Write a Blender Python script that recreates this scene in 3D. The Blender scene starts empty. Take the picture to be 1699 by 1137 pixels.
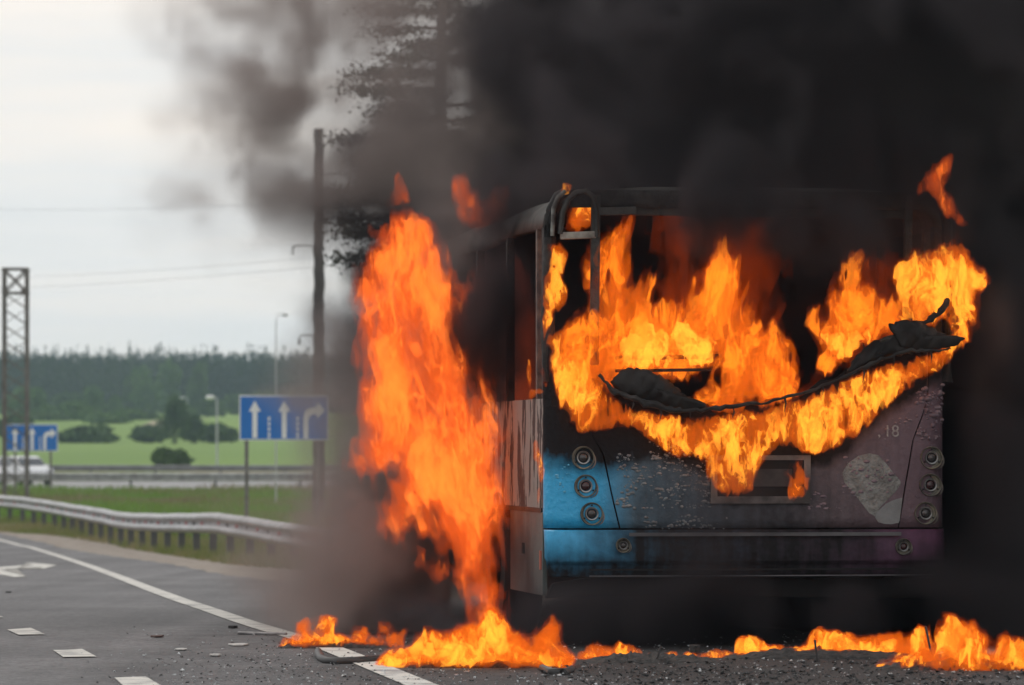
import bpy, bmesh, math, random
import numpy as np
from mathutils import Vector, Matrix

SC = bpy.context.scene
COL = SC.collection
R = math.radians

# ------------------------------------------------------------------ camera
FPX, CX, HY, CAMZ = 8000.0, 849.5, 745.0, 1.24      # focal length and horizon of the long lens, in photo pixels
cam = bpy.data.cameras.new('camera')
camo = bpy.data.objects.new('camera', cam); COL.objects.link(camo)
cam.sensor_width = 36.0
cam.lens = FPX / 1699.0 * 36.0
cam.shift_y = (HY - 568.5) / 1699.0
camo.location = (0, 0, CAMZ)
camo.rotation_euler = (R(90), 0, 0)
cam.clip_start = 0.5; cam.clip_end = 9000
cam.dof.use_dof = True; cam.dof.focus_distance = 29.9; cam.dof.aperture_fstop = 5.0
SC.camera = camo

# ------------------------------------------------------------------ sky, sun, exposure
SUN_EL, SUN_AZ = R(48), R(-38)          # high, ahead of the camera to the left, behind cloud
w = bpy.data.worlds.new('World'); SC.world = w; w.use_nodes = True
nt = w.node_tree; nt.nodes.clear()
def N(t, **k):
    n = nt.nodes.new(t)
    for a, b in k.items(): setattr(n, a, b)
    return n
out = N('ShaderNodeOutputWorld'); bg = N('ShaderNodeBackground')
sky = N('ShaderNodeTexSky'); sky.sky_type = 'NISHITA'; sky.sun_disc = False
sky.sun_elevation = SUN_EL; sky.sun_rotation = SUN_AZ; sky.air_density = 1.2; sky.dust_density = 3.0
tc = N('ShaderNodeTexCoord'); mp = N('ShaderNodeMapping'); mp.inputs['Scale'].default_value = (3.0, 3.0, 30.0)
nz = N('ShaderNodeTexNoise'); nz.inputs['Scale'].default_value = 1.5; nz.inputs['Detail'].default_value = 6; nz.inputs['Roughness'].default_value = .55
rp = N('ShaderNodeValToRGB')
rp.color_ramp.elements[0].position = .30; rp.color_ramp.elements[0].color = (6.5, 6.9, 7.15, 1)
rp.color_ramp.elements[1].position = .68; rp.color_ramp.elements[1].color = (8.6, 8.1, 7.6, 1)
e = rp.color_ramp.elements.new(.48); e.color = (7.4, 7.5, 7.55, 1)
mx = N('ShaderNodeMixRGB'); mx.inputs[0].default_value = .93
bg.inputs['Strength'].default_value = 0.12
nt.links.new(tc.outputs['Generated'], mp.inputs['Vector']); nt.links.new(mp.outputs[0], nz.inputs['Vector'])
nt.links.new(nz.outputs['Fac'], rp.inputs[0]); nt.links.new(sky.outputs[0], mx.inputs[1]); nt.links.new(rp.outputs[0], mx.inputs[2])
nt.links.new(mx.outputs[0], bg.inputs['Color']); nt.links.new(bg.outputs[0], out.inputs[0])
sl = bpy.data.lights.new('sun', 'SUN'); sl.energy = 0.9; sl.angle = R(14); sl.color = (1, .95, .88)
so = bpy.data.objects.new('sun', sl); COL.objects.link(so)
sd = Vector((math.sin(SUN_AZ) * math.cos(SUN_EL), math.cos(SUN_AZ) * math.cos(SUN_EL), math.sin(SUN_EL)))
so.rotation_euler = sd.to_track_quat('Z', 'Y').to_euler(); so.location = (-30, 40, 60)
vs = SC.view_settings
vs.view_transform = 'Standard'; vs.look = 'None'; vs.exposure = 0.0; vs.gamma = 1.0
cy = SC.cycles
SC.render.engine = 'CYCLES'
cy.use_denoising = True
cy.use_adaptive_sampling = True; cy.adaptive_threshold = .02; cy.adaptive_min_samples = 24
try: cy.denoiser = 'OPENIMAGEDENOISE'
except Exception: pass
cy.max_bounces = 6; cy.diffuse_bounces = 3; cy.glossy_bounces = 3; cy.transmission_bounces = 4
cy.transparent_max_bounces = 256; cy.volume_bounces = 1
cy.volume_step_rate = 1.0; cy.volume_max_steps = 512
cy.sample_clamp_indirect = 2.0
cy.caustics_reflective = False; cy.caustics_refractive = False

# ------------------------------------------------------------------ helpers
HP = [(-500, 0), (30, 0), (110, -1.02), (190, -.98), (226, -.70), (300, -.55), (325, -.1), (600, 1.95), (760, 5.6), (1100, 9.6), (1500, 17.0), (5000, 18)]
HX = np.array([p[0] for p in HP]); HZ = np.array([p[1] for p in HP])
_yy = np.linspace(-500, 5000, 55001); _hh = np.interp(_yy, HX, HZ)
_k = np.ones(41) / 41; _hh = np.convolve(np.pad(_hh, 20, mode='edge'), _k, 'valid')
def H(y): return float(np.interp(y, _yy, _hh))
def px(x, y, Y): return Vector(((x - CX) / FPX * Y, Y, CAMZ - (y - HY) / FPX * Y))    # a photo pixel at a known distance
def gnd(x, y):                                                                        # where the sight line through a pixel meets the ground
    s = (y - HY) / FPX; a, b = 5.0, 1000.0
    for _ in range(60):
        m = (a + b) / 2
        if CAMZ - s * m > H(m): a = m
        else: b = m
    return Vector(((x - CX) / FPX * a, a, H(a)))

def tag(o, label=None, cat=None, group=None, kind=None):
    if label: o['label'] = label
    if cat: o['category'] = cat
    if group: o['group'] = group
    if kind: o['kind'] = kind
    return o
def link(name, me, parent=None, mat=None):
    o = bpy.data.objects.new(name, me); COL.objects.link(o)
    if parent is not None: o.parent = parent
    if mat is not None and me is not None:
        me.materials.clear(); me.materials.append(mat)
    return o
def empty(name, loc=(0, 0, 0), rz=0.0):
    o = bpy.data.objects.new(name, None); COL.objects.link(o); o.location = loc; o.rotation_euler = (0, 0, rz); o.empty_display_size = .2
    return o
class MB:
    """collects faces; build() links them as one mesh object"""
    def __init__(s): s.v = []; s.f = []; s.smooth = False
    def add(s, vs, fs):
        b = len(s.v); s.v += [tuple(p) for p in vs]; s.f += [tuple(b + i for i in f) for f in fs]; return s
    def box(s, c, d, rot=None):
        cx, cy_, cz = c; dx, dy, dz = d[0] / 2, d[1] / 2, d[2] / 2
        vs = [Vector((x, y, z)) for x in (-dx, dx) for y in (-dy, dy) for z in (-dz, dz)]
        if rot is not None: vs = [rot @ v for v in vs]
        return s.add([v + Vector(c) for v in vs], [(0, 1, 3, 2), (4, 6, 7, 5), (0, 4, 5, 1), (2, 3, 7, 6), (0, 2, 6, 4), (1, 5, 7, 3)])
    def tube(s, pts, r, n=8, cap=True):
        pts = [Vector(p) for p in pts]; rr = r if isinstance(r, (list, tuple)) else [r] * len(pts); rings = []
        for i, p in enumerate(pts):
            t = (pts[min(i + 1, len(pts) - 1)] - pts[max(i - 1, 0)]).normalized()
            a = t.cross(Vector((0, 0, 1)))
            if a.length < .05: a = t.cross(Vector((1, 0, 0)))
            a.normalize(); b = t.cross(a)
            rings.append([p + (a * math.cos(2 * math.pi * k / n) + b * math.sin(2 * math.pi * k / n)) * rr[i] for k in range(n)])
        vs = [v for q in rings for v in q]; fs = []
        for i in range(len(pts) - 1):
            for k in range(n): fs.append((i * n + k, i * n + (k + 1) % n, (i + 1) * n + (k + 1) % n, (i + 1) * n + k))
        if cap: fs += [tuple(range(n))[::-1], tuple((len(pts) - 1) * n + k for k in range(n))]
        return s.add(vs, fs)
    def lathe(s, prof, n=32, axis='y', c=(0, 0, 0)):
        """prof: (radius, along) pairs; revolved round an axis through c"""
        vs = []; fs = []
        for r, h in prof:
            for k in range(n):
                a = 2 * math.pi * k / n; x, y = r * math.cos(a), r * math.sin(a)
                p = {'y': (x, h, y), 'x': (h, x, y), 'z': (x, y, h)}[axis]
                vs.append((p[0] + c[0], p[1] + c[1], p[2] + c[2]))
        for i in range(len(prof) - 1):
            for k in range(n): fs.append((i * n + k, i * n + (k + 1) % n, (i + 1) * n + (k + 1) % n, (i + 1) * n + k))
        fs.append(tuple((len(prof) - 1) * n + k for k in range(n)))
        return s.add(vs, fs)
    def prism(s, poly, a0, a1, axis='y'):
        """poly of 2-D points; extruded along axis from a0 to a1"""
        n = len(poly)
        def P(p, a): return {'y': (p[0], a, p[1]), 'x': (a, p[0], p[1]), 'z': (p[0], p[1], a)}[axis]
        vs = [P(p, a0) for p in poly] + [P(p, a1) for p in poly]
        return s.add(vs, [tuple(range(n)), tuple(range(2 * n - 1, n - 1, -1))] + [(i, i + n, (i + 1) % n + n, (i + 1) % n) for i in range(n)])
    def mesh(s, name='m', bevel=0, smooth=None):
        me = bpy.data.meshes.new(name); me.from_pydata(s.v, [], s.f); me.validate(); 
        bm = bmesh.new(); bm.from_mesh(me)
        bmesh.ops.recalc_face_normals(bm, faces=bm.faces)
        if bevel: bmesh.ops.bevel(bm, geom=[e for e in bm.edges if e.is_manifold and e.calc_face_angle(0) > .6], offset=bevel, segments=2, profile=.7, affect='EDGES', clamp_overlap=True)
        bm.to_mesh(me); bm.free()
        if smooth is not None:
            me.polygons.foreach_set('use_smooth', [True] * len(me.polygons))
            try: me.set_sharp_from_angle(angle=R(smooth))
            except Exception: pass
        return me
    def build(s, name, mat, parent=None, bevel=0, smooth=None):
        return link(name, s.mesh(name, bevel, smooth), parent, mat)
def fast_mesh(name, verts, faces):
    """verts n x 3 and faces m x k arrays"""
    verts = np.asarray(verts, np.float32); faces = np.asarray(faces, np.int32); k = faces.shape[1]
    me = bpy.data.meshes.new(name)
    me.vertices.add(len(verts)); me.vertices.foreach_set('co', verts.ravel())
    me.loops.add(faces.size); me.loops.foreach_set('vertex_index', faces.ravel())
    me.polygons.add(len(faces)); me.polygons.foreach_set('loop_start', np.arange(0, faces.size, k, dtype=np.int32))
    me.update(calc_edges=True)
    return me

# ------------------------------------------------------------------ materials
MATS = {}
def mat(name, col, rough=.6, metal=0.0, var=None, scale=8.0, bump=0.0, bscale=40.0, spec=None, mapping=None, coord='Object', detail=5, lo=.35, hi=.65):
    """Principled material; var = second colour mixed in by noise"""
    if name in MATS: return MATS[name]
    m = bpy.data.materials.new(name); m.use_nodes = True; t = m.node_tree; b = t.nodes['Principled BSDF']
    b.inputs['Base Color'].default_value = (*col, 1); b.inputs['Roughness'].default_value = rough; b.inputs['Metallic'].default_value = metal
    if spec is not None: b.inputs['Specular IOR Level'].default_value = spec
    c = t.nodes.new('ShaderNodeTexCoord'); src = c.outputs[coord]
    if mapping:
        mm = t.nodes.new('ShaderNodeMapping'); mm.inputs['Scale'].default_value = mapping; t.links.new(src, mm.inputs[0]); src = mm.outputs[0]
    if var is not None:
        n = t.nodes.new('ShaderNodeTexNoise'); n.inputs['Scale'].default_value = scale; n.inputs['Detail'].default_value = detail
        r = t.nodes.new('ShaderNodeMapRange'); r.inputs[1].default_value = lo; r.inputs[2].default_value = hi
        x = t.nodes.new('ShaderNodeMixRGB'); x.inputs[1].default_value = (*col, 1); x.inputs[2].default_value = (*var, 1)
        t.links.new(src, n.inputs['Vector']); t.links.new(n.outputs['Fac'], r.inputs[0]); t.links.new(r.outputs[0], x.inputs[0]); t.links.new(x.outputs[0], b.inputs['Base Color'])
    if bump:
        n2 = t.nodes.new('ShaderNodeTexNoise'); n2.inputs['Scale'].default_value = bscale; n2.inputs['Detail'].default_value = 4
        bp = t.nodes.new('ShaderNodeBump'); bp.inputs['Strength'].default_value = bump; bp.inputs['Distance'].default_value = .02
        t.links.new(src, n2.inputs['Vector']); t.links.new(n2.outputs['Fac'], bp.inputs['Height']); t.links.new(bp.outputs[0], b.inputs['Normal'])
    MATS[name] = m
    return m
def leafmat(name, a, b_, scale=.4):
    """foliage: colour changes clump by clump, light passes through"""
    m = mat(name, a, .7, var=b_, scale=scale, detail=3, coord='Object')
    p = m.node_tree.nodes['Principled BSDF']; p.inputs['Specular IOR Level'].default_value = .15
    return m
# ================================================================== GROUND, ROADS
M_field = mat('field_grass', (.110, .200, .012), .9, var=(.150, .245, .022), scale=.03, mapping=(1, .12, 1), detail=9)
M_verge = mat('verge_grass', (.12, .17, .035), .9, var=(.20, .17, .08), scale=.09, mapping=(1, .35, 1), detail=9, lo=.4, hi=.6)
M_gravel = mat('gravel', (.21, .165, .13), .95, var=(.30, .26, .22), scale=3.0, bump=.6, bscale=14, detail=9)
M_asphalt = mat('asphalt', (.118, .113, .116), .8, var=(.150, .144, .145), scale=.9, bump=.7, bscale=45, detail=12, lo=.3, hi=.7, spec=.3)
def scorch(m):
    """oil and soot burnt into the road round the bus, and fine chippings"""
    t = m.node_tree; b = t.nodes['Principled BSDF']; L = t.links.new; old = b.inputs['Base Color'].links[0].from_socket
    c = t.nodes.new('ShaderNodeTexCoord'); mp = t.nodes.new('ShaderNodeMapping'); mp.inputs['Location'].default_value = (-.62, -4.1, 0); mp.inputs['Scale'].default_value = (.38, .135, 0); L(c.outputs['Object'], mp.inputs[0])
    ln = t.nodes.new('ShaderNodeVectorMath'); ln.operation = 'LENGTH'; L(mp.outputs[0], ln.inputs[0])
    n = t.nodes.new('ShaderNodeTexNoise'); n.inputs['Scale'].default_value = 1.6; n.inputs['Detail'].default_value = 9; n.inputs['Roughness'].default_value = .65; L(c.outputs['Object'], n.inputs['Vector'])
    a = t.nodes.new('ShaderNodeMath'); a.operation = 'MULTIPLY_ADD'; L(n.outputs['Fac'], a.inputs[0]); a.inputs[1].default_value = -1.3; L(ln.outputs['Value'], a.inputs[2])
    r = t.nodes.new('ShaderNodeMapRange'); r.inputs[1].default_value = .05; r.inputs[2].default_value = .95; r.inputs[3].default_value = .94; r.inputs[4].default_value = 0; L(a.outputs[0], r.inputs[0])
    x = t.nodes.new('ShaderNodeMixRGB'); L(r.outputs[0], x.inputs[0]); L(old, x.inputs[1]); x.inputs[2].default_value = (.022, .020, .020, 1)
    v = t.nodes.new('ShaderNodeTexVoronoi'); v.inputs['Scale'].default_value = 38; L(c.outputs['Object'], v.inputs['Vector'])
    hs = t.nodes.new('ShaderNodeHueSaturation'); sp = t.nodes.new('ShaderNodeSeparateColor'); L(v.outputs['Color'], sp.inputs[0])
    q = t.nodes.new('ShaderNodeMapRange'); q.inputs[3].default_value = .72; q.inputs[4].default_value = 1.35; L(sp.outputs[0], q.inputs[0]); L(q.outputs[0], hs.inputs['Value']); L(x.outputs[0], hs.inputs['Color']); 
    ms = t.nodes.new('ShaderNodeMapping'); ms.inputs['Rotation'].default_value = (0, 0, -.145); ms.inputs['Scale'].default_value = (1.9, .045, 1); L(c.outputs['Object'], ms.inputs[0])
    ns = t.nodes.new('ShaderNodeTexNoise'); ns.inputs['Scale'].default_value = 1.0; ns.inputs['Detail'].default_value = 7; L(ms.outputs[0], ns.inputs['Vector'])
    nb = t.nodes.new('ShaderNodeTexNoise'); nb.inputs['Scale'].default_value = .22; nb.inputs['Detail'].default_value = 8; nb.inputs['Roughness'].default_value = .7; L(c.outputs['Object'], nb.inputs['Vector'])
    sm_ = t.nodes.new('ShaderNodeMath'); sm_.operation = 'ADD'; L(ns.outputs['Fac'], sm_.inputs[0]); L(nb.outputs['Fac'], sm_.inputs[1])
    qs = t.nodes.new('ShaderNodeMapRange'); qs.inputs[1].default_value = .75; qs.inputs[2].default_value = 1.25; qs.inputs[3].default_value = .74; qs.inputs[4].default_value = 1.28; L(sm_.outputs[0], qs.inputs[0])
    h2 = t.nodes.new('ShaderNodeHueSaturation'); L(hs.outputs[0], h2.inputs['Color']); L(qs.outputs[0], h2.inputs['Value']); L(h2.outputs[0], b.inputs['Base Color'])   # tyre-worn streaks and patches
scorch(M_asphalt)
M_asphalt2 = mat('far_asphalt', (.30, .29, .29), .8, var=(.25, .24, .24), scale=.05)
M_paint = mat('road_paint', (.58, .555, .51), .8, var=(.26, .25, .245), scale=4.0, detail=11, lo=.5, hi=.66, bump=.2, bscale=60)

def sheet(name, rows, m, kind='structure', lift=0.0, sub=1):
    """rows: (Y, X0, X1) from near to far"""
    v = []; f = []
    for i, (Y, a, b) in enumerate(rows):
        for j in range(sub + 1):
            v.append((a + (b - a) * j / sub, Y, H(Y) + lift))
        if i:
            for j in range(sub):
                p = (i - 1) * (sub + 1) + j; q = p + sub + 1
                f.append((p, p + 1, q + 1, q))
    me = bpy.data.meshes.new(name); me.from_pydata(v, [], f); me.update()
    o = link(name, me, None, m)
    if kind: o['kind'] = kind
    return o
Ys = list(np.concatenate([np.arange(4, 130, 1.0), np.arange(130, 400, 3.0), np.arange(400, 1600, 20), np.arange(1600, 2301, 100)]))
ground = sheet('ground', [(y, -90 - y * .2, 90 + y * .2) for y in Ys if y < 322], M_verge, sub=4)
field = sheet('field', [(y, -90 - y * .2, 90 + y * .2) for y in [319.0] + [y for y in Ys if y >= 322]], M_field, sub=4, lift=.015)

# edge of the asphalt and of the gravel strip, followed by eye along the sight lines
edgeA = [gnd(*p) for p in ((0, 887), (82, 904), (165, 922), (280, 938), (362, 955), (445, 966))]
edgeG = [gnd(*p) for p in ((0, 883.5), (99, 890), (198, 906), (297, 924), (395, 939))]
def edge_x(edge, Y, slope=-.2):
    pts = sorted([(p.y, p.x) for p in edge])
    if Y <= pts[0][0]: return pts[0][1] + slope * (Y - pts[0][0])
    if Y >= pts[-1][0]: return pts[-1][1] + slope * .95 * (Y - pts[-1][0])
    return float(np.interp(Y, [p[0] for p in pts], [p[1] for p in pts]))
random.seed(3)
ys = np.arange(6, 190, .5)
wob = {y: .05 * math.sin(y * 1.7) + .05 * math.sin(y * 4.3 + 1) for y in ys}
sheet('gravel_shoulder', [(y, edge_x(edgeA, y) - .6, edge_x(edgeG, y) + 3 * wob[y] + .1) for y in ys], M_gravel, lift=.012)
sheet('road', [(y, edge_x(edgeA, y) - 22, edge_x(edgeA, y) + wob[y]) for y in ys], M_asphalt, lift=.024, sub=3)
# the far carriageway crosses the view behind the verge
me = bpy.data.meshes.new('far_road'); v = []; f = []
for i, x in enumerate(np.arange(-120, 121, 10)):
    for Y in (231, 262, 297): v.append((x, Y + .05 * x, H(Y + .05 * x) + .03))
    if i:
        for j in range(2): f.append(((i - 1) * 3 + j, i * 3 + j, i * 3 + j + 1, (i - 1) * 3 + j + 1))
me.from_pydata(v, [], f); link('far_road', me, None, M_asphalt2)['kind'] = 'structure'

def ground_poly(name, pts, lift, m, parent=None):
    n = len(pts); c = sum((Vector((p.x, p.y, H(p.y) + lift)) for p in pts), Vector()) / n
    me = bpy.data.meshes.new(name)
    me.from_pydata([(p.x, p.y, H(p.y) + lift) for p in pts] + [tuple(c)], [], [(i, (i + 1) % n, n) for i in range(n)])
    return link(name, me, parent, m)
# solid edge line
line = [gnd(*p) for p in ((-60, 884), (0, 898), (50, 910), (100, 926), (150, 943), (200, 962), (250, 982), (300, 1001), (350, 1018), (400, 1036), (440, 1049))]
line = sorted(line, key=lambda p: p.y)
lp = [(p.y, p.x) for p in line]
def line_x(Y):
    if Y < lp[0][0]: return lp[0][1] - .138 * (Y - lp[0][0])
    return float(np.interp(Y, [a for a, b in lp], [b for a, b in lp]))
rows = []
for y in np.arange(8, 150, .5):
    rows.append((y, line_x(y) - .085, line_x(y) + .085))
o = sheet('edge_line', rows, M_paint, lift=.030)
# wide dashes of the lane divider
for q in (((12, 1052), (51, 1049), (75, 1060), (31, 1061)), ((88, 1087), (136, 1085), (160, 1098), (105, 1099)), ((190, 1134), (242, 1132), (268, 1148), (207, 1150)),
          ((-60, 1024), (-18, 1022), (6, 1030.5), (-36, 1032))):
    o = ground_poly('lane_dash', [gnd(*p) for p in q], .031, M_paint); o['kind'] = 'structure'
# the painted turn arrow
q = [(-60, 953), (0, 944.5), (56, 940), (45, 936.5), (95, 941), (72, 947.5), (68, 944), (12, 947), (0, 949.5), (43, 960.5), (24, 962), (-30, 951)]
o = ground_poly('turn_arrow', [gnd(*p) for p in q], .031, M_paint); o['kind'] = 'structure'

# ================================================================== GRASS ON THE VERGE
rng = np.random.default_rng(11)
def grass(name, label, n, yr, xf, hgt, wid, m, seed):
    r = np.random.default_rng(seed)
    Y = yr[0] + (yr[1] - yr[0]) * r.random(n); lo, hi = xf(Y)
    X = lo + (hi - lo) * r.random(n)
    patch = .5 + .5 * np.sin(X * .9 + 1.3 * np.sin(Y * .31)) * np.sin(Y * .23 + X * .4)
    h = hgt * (.35 + .9 * r.random(n)) * (.5 + .8 * patch); a = r.random(n) * 6.283; lean = r.normal(0, .35, n) * h
    Z = np.interp(Y, _yy, _hh)
    dx, dy = np.cos(a) * wid, np.sin(a) * wid
    V = np.stack([np.stack([X - dx, Y - dy, Z - .02], 1), np.stack([X + dx, Y + dy, Z - .02], 1), np.stack([X + lean, Y + lean * .3, Z + h], 1)], 1).reshape(-1, 3)
    F = np.arange(3 * n).reshape(-1, 3)
    o = link(name, fast_mesh(name, V, F), None, m)
    return tag(o, label, 'grass', kind='stuff')
M_g1 = mat('grass_blades', (.18, .21, .05), .8, var=(.29, .25, .12), scale=.25, detail=6, lo=.42, hi=.6)
M_g2 = mat('meadow_blades', (.16, .29, .04), .8, var=(.235, .195, .105), scale=.07, detail=6, mapping=(.6, 1, 1), lo=.42, hi=.56)
def xg(Y):
    e_ = np.array([edge_x(edgeG, y) for y in Y]); return e_ - .1, e_ + 5.5
grass('roadside_grass', 'rough yellowish grass along the gravel under the near guardrail', 60000, (46, 150), xg, .22, .012, M_g1, 5)
def xm(Y):
    e_ = np.array([edge_x(edgeG, y) for y in Y]); return np.maximum(-.125 * Y, e_ + 2.2), np.maximum(-.02 * Y, e_ + 4)
grass('meadow_grass', 'bright green grass in the hollow between the two roads', 70000, (75, 226), xm, .34, .03, M_g2, 6)

# ================================================================== GUARDRAILS
M_zinc = mat('galvanised_steel', (.46, .455, .47), .5, .45, var=(.27, .265, .27), scale=3.0, detail=8, bump=.1, bscale=8)
M_zinc2 = mat('weathered_steel', (.30, .30, .31), .6, .4, var=(.2, .2, .2), scale=2.0)
M_post = mat('dark_post', (.075, .078, .085), .7, .2, var=(.13, .12, .11), scale=4)
M_red = mat('red_reflector', (.45, .03, .035), .4)
WPROF = [(d_ * 1.1, z_ * 1.2) for d_, z_ in [(0, .0), (.012, .02), (.07, .04), (.085, .07), (.07, .10), (-.01, .13), (-.02, .156), (-.01, .182), (.07, .212), (.085, .242), (.07, .272), (.012, .292), (0, .312)]]
def guardrail(name, label, path, spacing, top=.80, refl=False, m=None, group=None, dip=0.0):
    """path: list of (X, Y); profile bulges to the side of -Y"""
    root = empty(name, (path[0][0], path[0][1], H(path[0][1]))); tag(root, label, 'guardrail', group)
    O = Vector(root.location)
    P = [Vector((a, b, 0)) for a, b in path]
    L = [0]
    for i in range(1, len(P)): L.append(L[-1] + (P[i] - P[i - 1]).length)
    def at(s):
        x = float(np.interp(s, L, [p.x for p in P])); y = float(np.interp(s, L, [p.y for p in P])); return Vector((x, y, H(y) - dip * min(1, max(0, (x + 5.2) / 2.4))))
    def tan(s): return (at(s + .6) - at(s - .6)).normalized()
    n = max(2, int(L[-1] / 1.5)); rings = []
    def ring(s, dz=0):
        c = at(s); t = tan(s); nrm = Vector((t.y, -t.x, 0)).normalized()
        if nrm.y > 0: nrm = -nrm
        wv = .010 * math.sin(s * .21) + .004 * math.sin(s * .9)
        return [c + nrm * (d + .06) + Vector((0, 0, top - .374 + z + wv)) - O for d, z in WPROF]
    vs = []; fs = []; k = len(WPROF)
    for i in range(n + 1):
        vs += ring(L[-1] * i / n)
        if i:
            for j in range(k - 1): fs.append(((i - 1) * k + j, (i - 1) * k + j + 1, i * k + j + 1, i * k + j))
    me = bpy.data.meshes.new('beam'); me.from_pydata(vs, [], fs); me.update(); me.polygons.foreach_set('use_smooth', [True] * len(me.polygons))
    b = link('beam', me, root, m or M_zinc)
    sol = b.modifiers.new('thick', 'SOLIDIFY'); sol.thickness = .006
    pm = MB().box((0, 0, .24), (.11, .13, .86)).mesh('post', bevel=.008); pm.materials.append(M_post)
    bm_ = MB().box((0, 0, .0), (.34, .02, .13)).mesh('reflector'); bm_.materials.append(M_red)
    bolt = MB().lathe([(.02, 0), (.02, .012), (.012, .02)], 8, 'z').mesh('bolt'); bolt.materials.append(M_zinc2)
    s = spacing * .5; i = 0
    while s < L[-1]:
        c = at(s); t = tan(s); nrm = Vector((t.y, -t.x, 0)).normalized()
        if nrm.y > 0: nrm = -nrm
        o = link('post', pm, root); o.location = c - O; o.rotation_euler = (random.uniform(-.02, .02), random.uniform(-.02, .02), math.atan2(t.y, t.x))
        if refl and i % 1 == 0:
            o = link('reflector', bm_, root); o.location = c - O + nrm * .055 + Vector((0, 0, top - .187)) + t * (spacing * .5); o.rotation_euler = (0, 0, math.atan2(t.y, t.x))
            o = link('bolt', bolt, root); o.location = c - O + nrm * .06 + Vector((0, 0, top)) 
        s += spacing; i += 1
    return root
pth = [(-16.4, 152), (-14.4, 143), (-12.5, 133), (-9.9, 117), (-7.6, 102), (-4.85, 84.5), (-2.75, 71.5), (.2, 54), (1.0, 48)]
guardrail('guardrail', 'weathered galvanised guardrail with red reflectors beside the gravel shoulder', pth, 3.3, refl=True, dip=.19)
def far_path(Y0, k=.05): return [(x, Y0 + k * x) for x in (-40, -20, 0, 30)]
guardrail('guardrail', 'dull guardrail along the far road, passing in front of the white car', far_path(229), 4.0, m=M_zinc, group=None)
guardrail('guardrail', 'dull guardrail along the far road, passing behind the white car', far_path(299), 4.0, m=M_zinc2)
# ================================================================== ROAD SIGNS
M_blue = mat('sign_blue', (.005, .14, .50), .45, var=(.008, .16, .53), scale=1.5)
M_white = mat('sign_white', (.80, .80, .80), .5)
M_pole = mat('sign_post_steel', (.22, .21, .20), .6, .4, var=(.14, .13, .12), scale=5)
def road_sign(label, x0, y0, x1, y1, Y, posts):
    """lane direction sign; corners given in photo pixels at distance Y"""
    a = px(x0, y1, Y); b = px(x1, y0, Y); W, Hh = b.x - a.x, b.z - a.z
    gz = H(Y); root = empty('road_sign', ((a.x + b.x) / 2, Y, gz)); tag(root, label, 'road sign', 'blue lane direction signs')
    zb = a.z - gz
    MB().box((0, 0, zb + Hh / 2), (W, .03, Hh)).build('border', M_white, root, bevel=.006)
    MB().box((0, -.018, zb + Hh / 2), (W - .07, .012, Hh - .07)).build('panel', M_blue, root)
    def U(u, v): return (-W / 2 + u * W, zb + v * Hh)
    def arrow(u):
        p = [U(u - .027, .02 + .03), U(u + .027, .05), U(u + .027, .64), U(u + .067, .64), U(u, .88), U(u - .067, .64), U(u - .027, .64)]
        MB().prism(p, -.03, -.0245).build('straight_arrow', M_white, root)
    arrow(.175); arrow(.505)
    pts = [U(.72, .05), U(.775, .05), U(.775, .45), U(.785, .52), U(.80, .56), U(.83, .58), U(.87, .58), U(.87, .48), U(.965, .665), U(.87, .85), U(.87, .73), U(.81, .73), U(.76, .69), U(.73, .61), U(.72, .50)]
    MB().prism(pts, -.03, -.0245).build('turn_arrow_symbol', M_white, root)
    for u in (.335, .655):
        for k in range(4):
            v0 = .10 + k * .115
            MB().prism([U(u - .013, v0), U(u + .013, v0), U(u + .013, v0 + .075), U(u - .013, v0 + .075)], -.03, -.0245).build('lane_divider_mark', M_white, root)
        MB().prism([U(u - .02, .05), U(u + .02, .05), U(u + .013, .085), U(u - .013, .085)], -.03, -.0245).build('lane_divider_mark', M_white, root)
    for xp in posts:
        X = (xp - CX) / FPX * Y - root.location.x
        MB().tube([(X, .05, -.3), (X, .05, zb + Hh - .05)], .055, 10).build('post', M_pole, root, smooth=40)
    return root
road_sign('blue sign with three white lane arrows, fading into the smoke past the guardrail', 397, 656, 545, 731, 127, (409, 527))
road_sign('blue sign with three white lane arrows standing behind the lattice mast', 10, 704, 96, 749, 217, (25, 84))

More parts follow.
